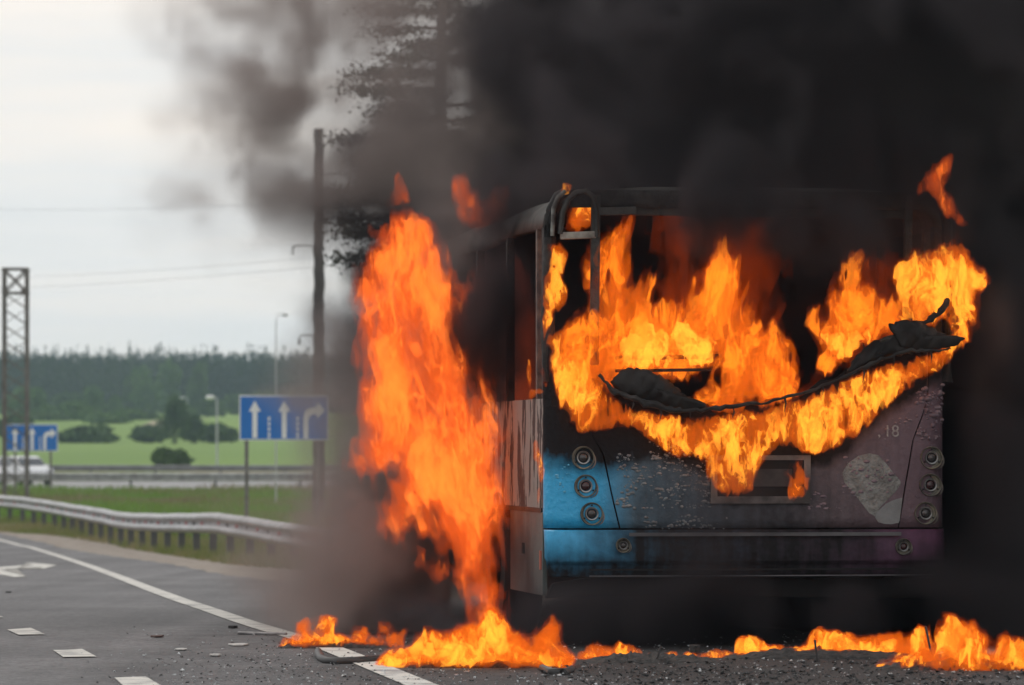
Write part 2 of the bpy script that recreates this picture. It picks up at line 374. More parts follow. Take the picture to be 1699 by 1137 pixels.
# ================================================================== LATTICE MAST
M_mast = mat('mast_steel', (.20, .185, .17), .75, .3, var=(.11, .09, .075), scale=2.0, detail=8)
def mast():
    Y = 197; gz = H(Y); xl = (4 - CX) / FPX * Y; xr = (44 - CX) / FPX * Y; W = xr - xl; w2 = W / 2
    root = empty('lattice_mast', ((xl + xr) / 2, Y + w2, gz)); tag(root, 'square steel lattice mast with a cross-braced head behind the guardrail', 'mast')
    top = px(0, 446, Y).z - gz; zb = px(0, 486, Y).z - gz
    for sx in (-1, 1):
        for sy in (-1, 1):
            MB().box((sx * (w2 - .03), sy * (w2 - .03), top / 2 - .15), (.09, .09, top + .3)).build('leg', M_mast, root)
    def bar(a, b, r, name='brace'): MB().tube([a, b], r, 5).build(name, M_mast, root)
    for z in (top, zb):
        for s in (-1, 1):
            bar((-w2, s * w2, z), (w2, s * w2, z), .05, 'ring_beam'); bar((s * w2, -w2, z), (s * w2, w2, z), .05, 'ring_beam')
    for s in (-1, 1):
        bar((-w2, s * w2, zb), (w2, s * w2, top), .035); bar((w2, s * w2, zb), (-w2, s * w2, top), .035)
        bar((s * w2, -w2, zb), (s * w2, w2, top), .035); bar((s * w2, w2, zb), (s * w2, -w2, top), .035)
    n = 13; st = zb / n
    for k in range(n):
        z = zb - k * st
        bar((-w2, -w2, z), (w2, -w2, z - st), .016); bar((w2, -w2, z), (-w2, -w2, z - st), .016)
        bar((-w2, w2, z), (w2, w2, z - st), .016); 
        bar((-w2, -w2, z), (-w2, w2, z - st), .016); bar((w2, w2, z), (w2, -w2, z - st), .016)
    for s in (-1, 1):
        for z in (zb, top):
            MB().box((s * (w2 - .1), -w2 - .02, z - (.08 if z == top else -.06)), (.24, .02, .2)).build('gusset_plate', M_mast, root)
mast()

# ================================================================== POLES AND LAMPS
M_wood = mat('tarred_pole', (.055, .048, .045), .9, var=(.10, .09, .085), scale=3, bump=.5, bscale=10)
Y = 152; p0 = px(529, 214, Y); root = empty('utility_pole', (p0.x, Y, H(Y))); tag(root, 'tall dark utility pole half hidden in smoke beside the blue sign', 'utility pole')
hz = p0.z - H(Y)
random.seed(8)
vs = []; fs = []
for k in range(61):
    z = -.5 + (hz + .5) * k / 60; rr = .20 - .05 * k / 60; dx = .016 * math.sin(k * 1.9) + .014 * math.sin(k * .7)
    vs += [(dx + rr * math.cos(a * math.pi / 7) * (1 + random.uniform(-.05, .05)), rr * math.sin(a * math.pi / 7), z) for a in range(14)]
    if k: fs += [((k - 1) * 14 + a, (k - 1) * 14 + (a + 1) % 14, k * 14 + (a + 1) % 14, k * 14 + a) for a in range(14)]
fs.append(tuple(60 * 14 + a for a in range(14)))
MB().add(vs, fs).build('shaft', M_wood, root, smooth=50)
def bracket(z, s, ln):
    MB().tube([(0, 0, z), (s * ln * .5, 0, z + .07), (s * ln, 0, z + .05)], .022, 6).build('bracket', M_wood, root)
    MB().tube([(s * ln, 0, z + .06), (s * ln * 1.02, 0, z - .06), (s * ln * 1.02, 0, z - .22)], [.02, .035, .045], 8).build('insulator', M_wood, root)
bracket(px(0, 411, Y).z - H(Y), -1, .8); bracket(px(0, 292, Y).z - H(Y), 1, .95); bracket(px(0, 560, Y).z - H(Y), -1, .6)

M_lamp = mat('lamp_post_grey', (.45, .46, .47), .5, .3)
def street_lamp(label, x, yt, Y, head, arm=.9, k=1.0):
    gz = H(Y); p = px(x, yt, Y); root = empty('street_lamp', (p.x, Y, gz)); tag(root, label, 'street lamp', 'street lamps beyond the far road')
    h = p.z - gz
    MB().tube([(0, 0, -.3), (0, 0, h * .6), (0, 0, h - .25), (-.1 * arm, 0, h - .08), (-arm * .5, 0, h + .02), (-arm, 0, h)], [.11 * k, .085 * k, .07 * k, .06 * k, .05 * k, .045 * k], 8).build('post', M_lamp, root, smooth=50)
    MB().lathe([(.03 * k, -.42 * k), (.16 * k, -.36 * k), (.2 * k, -.1 * k), (.17 * k, .25 * k), (.05 * k, .36 * k)], 12, 'x', (-arm - .2 * k * (1 if arm > 0 else -1), 0, h - .02)).build('lamp_head', M_white if head else M_lamp, root, smooth=50)
street_lamp('pale street lamp with a white head by the green field, near the blue sign', 360, 659, 330, True, .3, .75)
street_lamp('thin tall street lamp with a curved arm rising above the forest edge', 458, 522, 185, False, -.3, .3)
street_lamp('small pale street lamp standing before the forest beside a leaning pole', 311, 660, 700, False, .5, .9)

# power lines
M_wire = mat('power_line', (.30, .30, .31), .6)
for i, (ya, yb) in enumerate(((462, 418), (479, 434), (347, 330))):
    pts = []
    for k in range(25):
        t = k / 24; a = px(-40, ya, 260); b = px(620, yb, 150); p = a.lerp(b, t); p.z -= .9 * 4 * t * (1 - t) * .18; pts.append(p)
    o = MB().tube(pts, .007, 5).build('power_line', M_wire); tag(o, ['thin power line strung from the mast to the utility pole, upper wire', 'thin power line strung from the mast to the utility pole, lower wire', 'single faint overhead wire crossing the sky well above the mast'][i], 'power line')

# ================================================================== WHITE CAR ON THE FAR ROAD
def far_car():
    Y = 247; p = px(44, 815, Y); root = empty('hatchback_car', (p.x, Y - 12 * 0 + .05 * p.x, H(Y + .05 * p.x) + .03), R(-62)); tag(root, 'white hatchback with a dark rear bumper driving on the far road', 'car')
    M_w = mat('white_car_paint', (.78, .79, .80), .25, spec=.6); M_d = mat('dark_plastic', (.05, .05, .055), .5, var=(.08, .07, .075), scale=4)
    M_gl = mat('car_glass', (.03, .04, .05), .08, spec=.8); M_t = mat('tyre_rubber', (.025, .025, .026), .85); M_rim = mat('rim_silver', (.5, .5, .52), .35, .8); M_tl = mat('tail_lamp_red', (.5, .02, .02), .25)
    # length along x (front = +x), width along y
    prof = [(-1.95, .32), (-2.02, .62), (-1.95, 1.0), (-1.78, 1.42), (-1.45, 1.50), (.1, 1.50), (.55, 1.40), (1.15, 1.0), (1.85, .88), (2.05, .62), (2.02, .32)]
    m = MB(); n = len(prof); secs = []
    for yy, ins, dz in ((-.84, .05, .06), (-.78, 0, 0), (.78, 0, 0), (.84, .05, .06)):
        secs.append([(x * (1 - ins * .4), yy * (1 if z < 1.0 else .86), z - (dz if z > 1.0 else 0)) for x, z in prof])
    vs = [q for s in secs for q in s]; fs = [tuple(range(n)), tuple(range(4 * n - 1, 3 * n - 1, -1))]
    for s in range(3):
        for i in range(n): fs.append((s * n + i, s * n + (i + 1) % n, (s + 1) * n + (i + 1) % n, (s + 1) * n + i))
    m.add(vs, fs).build('body', M_w, root, bevel=.04, smooth=40)
    MB().box((-1.99, 0, .52), (.16, 1.66, .42)).build('rear_bumper', M_d, root, bevel=.05)
    MB().box((2.0, 0, .5), (.16, 1.6, .36)).build('front_bumper', M_d, root, bevel=.05)
    MB().add([(-1.99, -.6, 1.04), (-1.99, .6, 1.04), (-1.80, .54, 1.42), (-1.80, -.54, 1.42)], [(0, 1, 2, 3)]).build('rear_window', M_gl, root)
    MB().add([(.62, -.62, 1.40), (.62, .62, 1.40), (1.14, .66, 1.04), (1.14, -.66, 1.04)], [(0, 1, 2, 3)]).build('windscreen', M_gl, root)
    for s in (-1, 1):
        for x0, x1, x2, x3 in ((-1.62, -.72, -.72, -1.50), (-.64, .38, .38, -.64)):
            MB().add([(x0, s * .80, 1.03), (x1, s * .80, 1.03), (x2, s * .74, 1.40), (x3, s * .74, 1.40)], [(0, 1, 2, 3)]).build('side_window', M_gl, root)
        MB().add([(.44, s * .80, 1.03), (1.0, s * .80, 1.03), (.46, s * .74, 1.38)], [(0, 1, 2)]).build('side_window', M_gl, root)
        MB().box((-2.0, s * .68, .86), (.08, .22, .26)).build('tail_lamp', M_tl, root, bevel=.02)
        MB().box((1.96, s * .62, .74), (.1, .3, .16)).build('headlight', M_rim, root, bevel=.02)
        MB().box((.7, s * .92, 1.05), (.14, .18, .13)).build('wing_mirror', M_w, root, bevel=.03)
        for x in (-1.25, 1.28):
            w_ = MB().lathe([(.2, -.1), (.31, -.1), (.32, -.06), (.32, .06), (.31, .1), (.2, .1)], 24, 'y', (x, s * .76, .31)).build('wheel', M_t, root, smooth=40)
            MB().lathe([(.0, 0), (.2, .0), (.2, .02), (.05, .05)], 16, 'y', (x, s * .76 + s * .08, .31)).build('rim', M_rim, w_)
far_car()
# ================================================================== TREES
def quads(cent, size, r, flat=0.0):
    n = len(cent); a = r.normal(size=(n, 3)); a /= np.linalg.norm(a, axis=1)[:, None] + 1e-9
    b = r.normal(size=(n, 3)); b -= a * (a * b).sum(1)[:, None]; b /= np.linalg.norm(b, axis=1)[:, None] + 1e-9
    s = (size * (.6 + .8 * r.random(n)))[:, None]; t = s * (.45 + .4 * r.random(n))[:, None]
    V = np.stack([cent - a * s, cent + b * t, cent + a * s, cent - b * t], 1).reshape(-1, 3)
    return V, np.arange(4 * n).reshape(-1, 4)
def crown_mesh(name, lobes, n, size, r, hollow=.55):
    """lobes: (x, y, z, rx, ry, rz)"""
    L = np.array(lobes); vol = (L[:, 3] * L[:, 4] * L[:, 5]) ** .67; k = r.choice(len(L), n, p=vol / vol.sum())
    d = r.normal(size=(n, 3)); d /= np.linalg.norm(d, axis=1)[:, None]
    rad = (hollow + (1 - hollow) * r.random(n) ** .6)
    bump = 1 + .22 * np.sin(d[:, 0] * 7 + k * 3) * np.sin(d[:, 2] * 6 + k) + .12 * np.sin(d[:, 1] * 13 + d[:, 2] * 11)
    c = L[k, :3] + d * L[k, 3:] * (rad * bump)[:, None]
    V, F = quads(c, np.full(n, size), r)
    return fast_mesh(name, V, F)
M_bark = mat('bark', (.10, .08, .065), .9, var=(.17, .14, .12), scale=6, bump=.6)
M_l1 = leafmat('leaves_dark', (.042, .085, .028), (.085, .145, .045), .35)
M_l2 = leafmat('leaves_mid', (.060, .125, .035), (.12, .20, .06), .3)
M_l3 = leafmat('leaves_pale', (.075, .13, .04), (.13, .19, .07), .3)
def bushy(name, label, x, ytop, ybot, wpx, Y, m, seed, trunk=.3, group='trees and bushes round the field', n=4200):
    r = np.random.default_rng(seed); gz = H(Y); cx = (x - CX) / FPX * Y
    zt = px(x, ytop, Y).z - gz; zb = max(px(x, ybot, Y).z - gz, .0); W = 1.35 * wpx / FPX * Y / 2
    root = empty(name, (cx, Y, gz)); tag(root, label, 'tree' if 'tree' in name else 'bush', group)
    hc = (zt - zb); lob = []
    for k in range(9):
        a = r.random() * 6.28; q = r.random() ** .6
        zz = zb + hc * (.25 + .55 * r.random()); sh = 1 - .75 * max(0, (zz - zb) / hc - .35)
        lob.append((math.cos(a) * W * .62 * q * sh, math.sin(a) * W * .6 * q * sh, zz, W * (.36 + .2 * r.random()) * sh, W * (.4 + .2 * r.random()), hc * (.18 + .12 * r.random())))
    lob.append((0, 0, zb + hc * .78, W * .42, W * .4, hc * .22)); lob.append((0, 0, zb + hc * .3, W * .8, W * .7, hc * .3))
    size = max(.10, W * .07)
    link('crown', crown_mesh('crown', lob, n, size, r), root, m)
    t = MB(); t.tube([(0, 0, -.5), (.02 * W, 0, zt * .35), (.05 * W, 0, zt * .8)], [max(.06, W * .06), W * .045, W * .015], 7)
    for k in range(5):
        a = k * 1.3 + r.random(); z0 = zt * (.25 + .1 * k); t.tube([(0, 0, z0), (math.cos(a) * W * .5, math.sin(a) * W * .5, z0 + hc * .22)], [W * .025, W * .008], 5)
    t.build('trunk', M_bark, root)
    return root
B = [
 ('leafy_tree', 'dark rounded tree standing above the hedge at the end of the pale track', 291, 656, 733, 46, 585, M_l1, 1),
 ('leafy_tree', 'pale green broad tree growing in front of the forest above the bushes', 157, 640, 690, 40, 900, M_l2, 2),
 ('leafy_tree', 'pale green smaller tree beside the broad one in front of the forest', 191, 655, 694, 26, 905, M_l2, 3),
 ('leafy_tree', 'leafy tree next to the lattice mast at the foot of the forest', 52, 645, 705, 66, 860, M_l2, 4),
 ('leafy_tree', 'tall loose tree leaning out of the forest towards the field', 240, 606, 690, 44, 985, M_l2, 5),
 ('leafy_tree', 'light green tree at the forest edge above the pale track', 276, 598, 688, 46, 1000, M_l2, 6),
 ('leafy_tree', 'slender tree at the forest edge near the pale street lamp', 215, 620, 690, 26, 990, M_l1, 17),
 ('leafy_tree', 'dim green tree at the forest edge, the one nearest the blue smoky sign', 330, 600, 690, 40, 995, M_l1, 18),
 ('round_bush', 'low dark bush at the near edge of the field, partly bare', 272, 742, 777, 34, 340, M_l3, 7),
 ('round_bush', 'second pale bush at the near edge of the field', 300, 746, 777, 38, 342, M_l3, 8),
 ('hedge_bush', 'wide dark hedge bush behind the blue sign with the mast', 140, 708, 736, 92, 600, M_l1, 9),
 ('hedge_bush', 'dark hedge bush between the gap in the field and the dark tree', 246, 706, 735, 54, 598, M_l1, 10),
 ('hedge_bush', 'dark hedge bush following the dark rounded tree', 322, 690, 735, 44, 590, M_l1, 11),
 ('hedge_bush', 'dark hedge bush next to the pale street lamp', 358, 704, 735, 62, 596, M_l1, 12),
 ('round_bush', 'mounded mid green bush on the slope above the hedge', 148, 684, 712, 60, 780, M_l2, 13),
 ('round_bush', 'mounded mid green bush beside the pale track', 205, 680, 708, 66, 790, M_l2, 14),
 ('round_bush', 'darker mounded bush below the broad pale tree', 95, 690, 715, 56, 770, M_l1, 15),
 ('round_bush', 'yellowish mounded bush above the blue sign with the mast', 70, 686, 706, 44, 790, M_l3, 16),
]
EX = [(20, 690, 735, 70, 640, M_l1, 'beside the lattice mast'), (118, 668, 712, 60, 830, M_l2, 'above the wide dark hedge'), (232, 684, 716, 54, 800, M_l1, 'at the start of the pale track'), (178, 690, 722, 64, 740, M_l2, 'behind the gap in the hedge'),
      (348, 664, 700, 60, 900, M_l1, 'under the dim tree at the forest edge'), (300, 672, 712, 44, 840, M_l2, 'behind the dark rounded tree'), (395, 655, 700, 60, 980, M_l1, 'above the smoky blue sign'), (445, 650, 700, 60, 985, M_l1, 'beyond the smoky blue sign, next to the tall lamp'), (500, 650, 705, 70, 980, M_l1, 'behind the utility pole'),
      (25, 655, 700, 60, 930, M_l2, 'at the forest foot beside the mast head'), (110, 650, 695, 50, 960, M_l1, 'at the forest foot between two pale trees')]
for x, yt, yb, wp, Yd, m_, where in EX: B.append(('round_bush', 'rounded bush ' + where, x, yt, yb, wp, Yd, m_, int(x) + 40))
for b_ in B: bushy(*b_)
M_track = mat('pale_track', (.34, .27, .18), .95, var=(.2, .2, .1), scale=.03)
sheet('dirt_track', [(Y, (225 + 60 * (Y - 700) / 120 - CX) / FPX * Y, (262 + 90 * (Y - 700) / 120 - CX) / FPX * Y) for Y in np.arange(700, 821, 10)], M_track, lift=.12)

# the forest: one far-off mass of conifers
def forest():
    r = np.random.default_rng(21); C = []; SZ = []
    for k in range(3500):
        Yt = 1075 + 330 * r.random() ** 1.2; u = -60 + 760 * r.random(); X = (u - CX) / FPX * Yt
        if k >= 3000: X = (-60 - 700 * r.random() - CX) / FPX * Yt
        elif r.random() < .12: X = (700 + 1100 * r.random() - CX) / FPX * Yt
        con = r.random() < .72; h = (10.0 + 4.0 * r.random() + (2.2 if r.random() < .10 else 0)) if con else 9.0 + 3.2 * r.random(); rad = 1.5 + 1.1 * r.random(); n = 72
        f0 = r.random(n) ** (1.12 if con else .9); prof = (1 - f0) ** .8 if con else np.sin(np.pi * np.clip(.12 + .85 * f0, 0, 1)) * 1.15
        if con: prof = prof * (.75 + .45 * np.abs(np.sin(f0 * 21 + k)))
        a = r.random(n) * 6.283; q = rad * prof * (.55 + .5 * r.random(n))
        C.append(np.stack([X + np.cos(a) * q, Yt + np.sin(a) * q, H(Yt) + h * f0], 1)); SZ.append(.66 * (1 - .5 * f0) if con else .42 + 0 * f0)
    C = np.concatenate(C); V, F = quads(C, np.concatenate(SZ), r)
    m = leafmat('conifer_mass', (.010, .022, .016), (.032, .056, .028), .04)
    o = link('forest', fast_mesh('forest', V, F), None, m); tag(o, 'dark conifer forest on the far rise behind the fields', 'forest', kind='stuff')
forest()

# pine behind the smoke
def pine():
    r = np.random.default_rng(5); Y = 84; gz = H(Y); c = px(735, 300, Y); root = empty('pine_tree', (c.x, Y, gz)); tag(root, 'tall pine with layered branches showing through the smoke above the burning bus', 'tree')
    hh = 12.6
    tk = MB(); tk.tube([(0, 0, -.4), (.08, 0, 4), (-.05, 0, 8), (.04, 0, hh)], [.22, .17, .11, .03], 9)
    cents = []; random.seed(4)
    for z in np.arange(5.2, hh - .2, .27):
        ln = 1.75 * (1 - ((z - 5.2) / (hh - 5.0)) ** 1.3) + .25
        for j in range(3):
            a = r.random() * 6.283
            if r.random() < .35: a = math.pi + r.normal() * .3
            l = ln * (.55 + .6 * r.random()); dz = .12 * l - .08 * l * l + r.normal() * .06
            p1 = np.array([math.cos(a) * l, math.sin(a) * l, z + dz]); p0 = np.array([0, 0, z])
            tk.tube([tuple(p0), tuple((p0 + p1) / 2 + np.array([0, 0, .05])), tuple(p1)], [.035, .022, .008], 5)
            m_ = int(420 * l); t = .25 + .75 * r.random(m_) ** .7
            q = p0 + (p1 - p0) * t[:, None] + r.normal(size=(m_, 3)) * np.array([.14, .14, .06]) * (.5 + t[:, None] * .9)
            cents.append(q)
    tk.build('trunk', M_bark, root)
    C = np.concatenate(cents); V, F = quads(C, np.full(len(C), .034), r)
    link('crown', fast_mesh('crown', V, F), root, leafmat('pine_needles', (.014, .028, .014), (.03, .05, .024), 2.0))
pine()
# ================================================================== THE BUS
TH = math.atan(1150 / FPX); CT, ST = math.cos(TH), math.sin(TH)
BX, BY = (905 - CX) / FPX * 30.0, 30.0                       # rear corner on the road
BW, BL, BH = 2.55, 9.2, 2.86
def rear(x, y):
    """photo pixel on the rear face -> (across, height) in the bus's own axes"""
    k = (x - CX) / FPX; u = (k * BY - BX) / (CT - k * ST); Y = BY + u * ST
    return u, CAMZ - (y - HY) / FPX * Y
bus = empty('bus', (BX, BY, .024), TH); tag(bus, 'burning blue and purple city bus seen from its scorched rear', 'bus')

def soot_paint(name, ucol, usoot, zsoot, rough=.42, blister=.0, edge=None):
    """paint with soot lying over it; ramps run across the width (0..2.55 m) and up the height (0..3 m)"""
    m = bpy.data.materials.new(name); m.use_nodes = True; t = m.node_tree; b = t.nodes['Principled BSDF']; Ln = t.links.new
    c = t.nodes.new('ShaderNodeTexCoord'); sp = t.nodes.new('ShaderNodeSeparateXYZ'); Ln(c.outputs['Object'], sp.inputs[0])
    nz = t.nodes.new('ShaderNodeTexNoise'); nz.inputs['Scale'].default_value = 3.2; nz.inputs['Detail'].default_value = 7; nz.inputs['Roughness'].default_value = .6; Ln(c.outputs['Object'], nz.inputs['Vector'])
    def ma(op, a, b_):
        n = t.nodes.new('ShaderNodeMath'); n.operation = op
        for i, q in enumerate((a, b_)):
            if isinstance(q, (int, float)): n.inputs[i].default_value = q
            else: Ln(q, n.inputs[i])
        return n.outputs[0]
    wob = ma('MULTIPLY', ma('SUBTRACT', nz.outputs['Fac'], .5), .22)
    un = ma('ADD', ma('DIVIDE', sp.outputs[0], 2.55), wob); zn = ma('ADD', ma('DIVIDE', sp.outputs[2], 3.0), ma('MULTIPLY', wob, .6))
    def ramp(src, st):
        r = t.nodes.new('ShaderNodeValToRGB'); cr = r.color_ramp
        while len(cr.elements) < len(st): cr.elements.new(.5)
        for e_, (p, col) in zip(cr.elements, st):
            e_.position = p; e_.color = (col, col, col, 1) if isinstance(col, (int, float)) else (*col, 1)
        Ln(src, r.inputs[0]); return r.outputs[0]
    paint = ramp(ma('DIVIDE', sp.outputs[0], 2.55), ucol)
    s = ma('MAXIMUM', ramp(un, usoot), ramp(zn, zsoot))
    if edge:
        ez = ma('MULTIPLY', ramp(ma('DIVIDE', sp.outputs[0], 2.55), [(u_ / 2.55, z_ / 3.0) for u_, z_ in edge]), 3.0)
        dz_ = ma('ADD', ma('SUBTRACT', sp.outputs[2], ez), ma('MULTIPLY', wob, .9))
        k_ = t.nodes.new('ShaderNodeMapRange'); k_.interpolation_type = 'SMOOTHSTEP'; k_.inputs[1].default_value = -.24; k_.inputs[2].default_value = .0; k_.inputs[3].default_value = 0; k_.inputs[4].default_value = 1.1; Ln(dz_, k_.inputs[0])
        s = ma('MAXIMUM', s, k_.outputs[0])
    n2 = t.nodes.new('ShaderNodeTexNoise'); n2.inputs['Scale'].default_value = 22; n2.inputs['Detail'].default_value = 6; Ln(c.outputs['Object'], n2.inputs['Vector'])
    mpv = t.nodes.new('ShaderNodeMapping'); mpv.inputs['Scale'].default_value = (9, 1, 1.1); Ln(c.outputs['Object'], mpv.inputs[0])
    nr = t.nodes.new('ShaderNodeTexNoise'); nr.inputs['Scale'].default_value = 1.6; nr.inputs['Detail'].default_value = 6; Ln(mpv.outputs[0], nr.inputs['Vector'])
    s = ma('ADD', s, ma('MULTIPLY', ma('SUBTRACT', nr.outputs['Fac'], .5), .55))
    s2 = ma('ADD', s, ma('MULTIPLY', ma('SUBTRACT', n2.outputs['Fac'], .5), .28)); s2n = s2.node; s2n.use_clamp = True
    mx = t.nodes.new('ShaderNodeMixRGB'); Ln(s2, mx.inputs[0]); Ln(paint, mx.inputs[1]); mx.inputs[2].default_value = (.020, .018, .019, 1)
    Ln(mx.outputs[0], b.inputs['Base Color'])
    Ln(ma('SUBTRACT', .5, ma('MULTIPLY', s2, .46)), b.inputs['Specular IOR Level'])
    rr = ma('ADD', ma('MULTIPLY', s2, .4), rough); Ln(rr, b.inputs['Roughness'])
    bp = t.nodes.new('ShaderNodeBump'); bp.inputs['Strength'].default_value = .35 + blister; bp.inputs['Distance'].default_value = .012
    n3 = t.nodes.new('ShaderNodeTexNoise'); n3.inputs['Scale'].default_value = 30; n3.inputs['Detail'].default_value = 5; Ln(c.outputs['Object'], n3.inputs['Vector'])
    pw = ma('POWER', n3.outputs['Fac'], 3.0); Ln(pw, bp.inputs['Height']); Ln(bp.outputs[0], b.inputs['Normal'])
    return m
BLUE, PURP, GREYB = (.035, .40, .72), (.20, .055, .145), (.13, .15, .18)
M_rearp = soot_paint('scorched_rear_paint', [(0, BLUE), (.13, BLUE), (.22, (.13, .22, .29)), (.55, (.15, .16, .19)), (.72, (.20, .145, .16)), (1, (.21, .125, .155))],
                     [(0, .0), (.13, .05), (.24, .55), (.60, .78), (.74, .5), (.88, .3), (1, .45)], [(0, 0), (.235, .25), (.26, .0), (.41, .05), (.6, .2), (1, 1)], blister=.4, edge=[(0, 1.26), (.2, 1.20), (.45, 1.20), (.7, 1.24), (1.0, 1.13), (1.2, .93), (1.5, 1.14), (1.9, 1.27), (2.15, 1.50), (2.55, 1.76)])
M_bump = soot_paint('scorched_bumper_paint', [(0, BLUE), (.3, (.08, .22, .35)), (.6, (.14, .1, .15)), (1, PURP)],
                    [(0, .0), (.05, .02), (.15, .62), (.24, .97), (.70, .96), (.85, .62), (.95, .55), (1, .8)], [(0, 1), (.14, 1.0), (.18, .6), (.225, .12), (.3, .0)])
M_char = mat('charred_metal', (.022, .020, .020), .85, .1, var=(.07, .06, .055), scale=7, bump=.6, bscale=30, lo=.45, hi=.75, detail=8)
M_char2 = mat('burnt_plastic', (.014, .012, .012), .55, var=(.038, .032, .03), scale=4, bump=.25, bscale=22, spec=.2)
M_bare = mat('bare_scorched_steel', (.26, .25, .23), .55, .5, var=(.07, .06, .055), scale=9, detail=9, lo=.42, hi=.6, bump=.3)
M_inner = mat('soot_and_shade_black', (.012, .010, .010), .95)  # soot inside the bus; also painted shade on its skirt and underside
M_rubber = mat('bus_tyre', (.016, .016, .017), .9)

def curve_v(u):
    b_ = -.035 * (1 - ((u - BW / 2) / (BW / 2)) ** 2)
    rc = .11
    for d in (u, BW - u):
        if d < rc: b_ += rc - math.sqrt(max(0, rc * rc - (rc - d) ** 2))
    return b_
def rear_sheet(name, ul, ur, z0, z1, m, nu=26, nz_=14, off=0.0, thick=.012, vz=None, ztop=None):
    """curved sheet of the rear face; ul/ur give its side edges as functions of height"""
    vs = []; fs = []
    for j in range(nz_ + 1):
        z = z0 + (z1 - z0) * j / nz_; a, b = ul(z), ur(z)
        for i in range(nu + 1):
            t = i / nu; t = .5 - .5 * math.cos(math.pi * t) if nu > 10 else t
            u = a + (b - a) * t; zz = z0 + (ztop(u) - z0) * j / nz_ if ztop else z
            vs.append((u, curve_v(u) - off + (vz(z) if vz else 0), zz))
        if j:
            for i in range(nu):
                p = (j - 1) * (nu + 1) + i; fs.append((p, p + 1, p + nu + 2, p + nu + 1))
    me = bpy.data.meshes.new(name); me.from_pydata(vs, [], fs); me.update(); me.polygons.foreach_set('use_smooth', [True] * len(fs))
    o = link(name, me, bus, m); s = o.modifiers.new('thick', 'SOLIDIFY'); s.thickness = thick; s.offset = -1
    return o
zs = rear(0, 887)[1]
sl0, sl1 = rear(1000, 742), rear(1028, 886); sr0, sr1 = rear(1514, 742), rear(1489, 886)
def seamL(z): return sl1[0] + (sl0[0] - sl1[0]) * min(1, (z - sl1[1]) / (sl0[1] - sl1[1])) - (max(0, z - sl0[1]) * .55)
def seamR(z): return sr1[0] + (sr0[0] - sr1[0]) * min(1, (z - sr1[1]) / (sr0[1] - sr1[1])) + (max(0, z - sr0[1]) * .45)
ZSILL = 1.78
def burnt_top(u):                                # what is left of the skin ends in a ragged sagging line
    return float(np.interp(u, [0, .3, .55, .9, 1.3, 1.6, 1.85, 2.1, 2.55], [1.86, 1.66, 1.52, 1.45, 1.50, 1.57, 1.68, 1.79, 1.86])) + .012 * math.sin(u * 37) + .010 * math.sin(u * 83 + 1)
rear_sheet('corner_panel', lambda z: 0.0, lambda z: max(.12, seamL(z)) - .005, zs + .006, ZSILL, M_rearp, ztop=burnt_top)
rear_sheet('corner_panel', lambda z: min(BW - .12, seamR(z)) + .005, lambda z: BW, zs + .006, ZSILL, M_rearp, ztop=burnt_top)
hatch = rear_sheet('engine_hatch', lambda z: max(.12, seamL(z)) + .005, lambda z: min(BW - .12, seamR(z)) - .005, zs + .006, ZSILL - .002, M_rearp, nu=60, off=.004, ztop=burnt_top)
# bumper with a moulded lip and a step
zb0 = rear(0, 968)[1]
def bump_v(z):
    t = (z - zb0) / (zs - zb0); return -.03 - .035 * math.sin(math.pi * min(1, max(0, t))) ** .7 + (.03 if t < .30 else 0)
bump = rear_sheet('rear_bumper', lambda z: .0 + max(0, (zb0 + .12 - z)) * .25, lambda z: BW, zb0, zs - .004, M_bump, nu=60, nz_=22, vz=bump_v)
def strip_part(name, x0, y0, x1, y1, m, off, th, parent=bus):
    u0, za = rear(x0, y1); u1, zb_ = rear(x1, y0); n = 24; vs = []
    mb = MB()
    for i in range(n):
        a = u0 + (u1 - u0) * i / n; b = u0 + (u1 - u0) * (i + 1) / n
        p = [(a, curve_v(a) - off), (b, curve_v(b) - off), (b, curve_v(b) - off - th), (a, curve_v(a) - off - th)]
        mb.add([(q[0], q[1], za) for q in p] + [(q[0], q[1], zb_) for q in p], [(0, 1, 2, 3), (7, 6, 5, 4), (3, 2, 6, 7), (0, 4, 5, 1)])
    return mb.build(name, m, parent)
strip_part('bumper_lip', 1040, 889, 1490, 896, mat('lip_grey', (.10, .095, .10), .5, var=(.05, .045, .05), scale=6), .062, .018, bump)
strip_part('bumper_slot', 975, 948, 1560, 953, M_inner, .058, .006, bump)
strip_part('bumper_ledge', 975, 959, 1545, 963, mat('ledge_grey', (.12, .11, .12), .45), .05, .02, bump)
# skirt under the bumper, dropping to the slanted corner
MB().prism([rear(908, 1000), rear(920, 975), rear(975, 966), rear(1560, 966), rear(1575, 980), rear(1560, 1000), rear(990, 996)], .06, .14).build('lower_skirt', M_inner, bus, bevel=.01)  # near-black: the shadow below the bumper is put into its colour
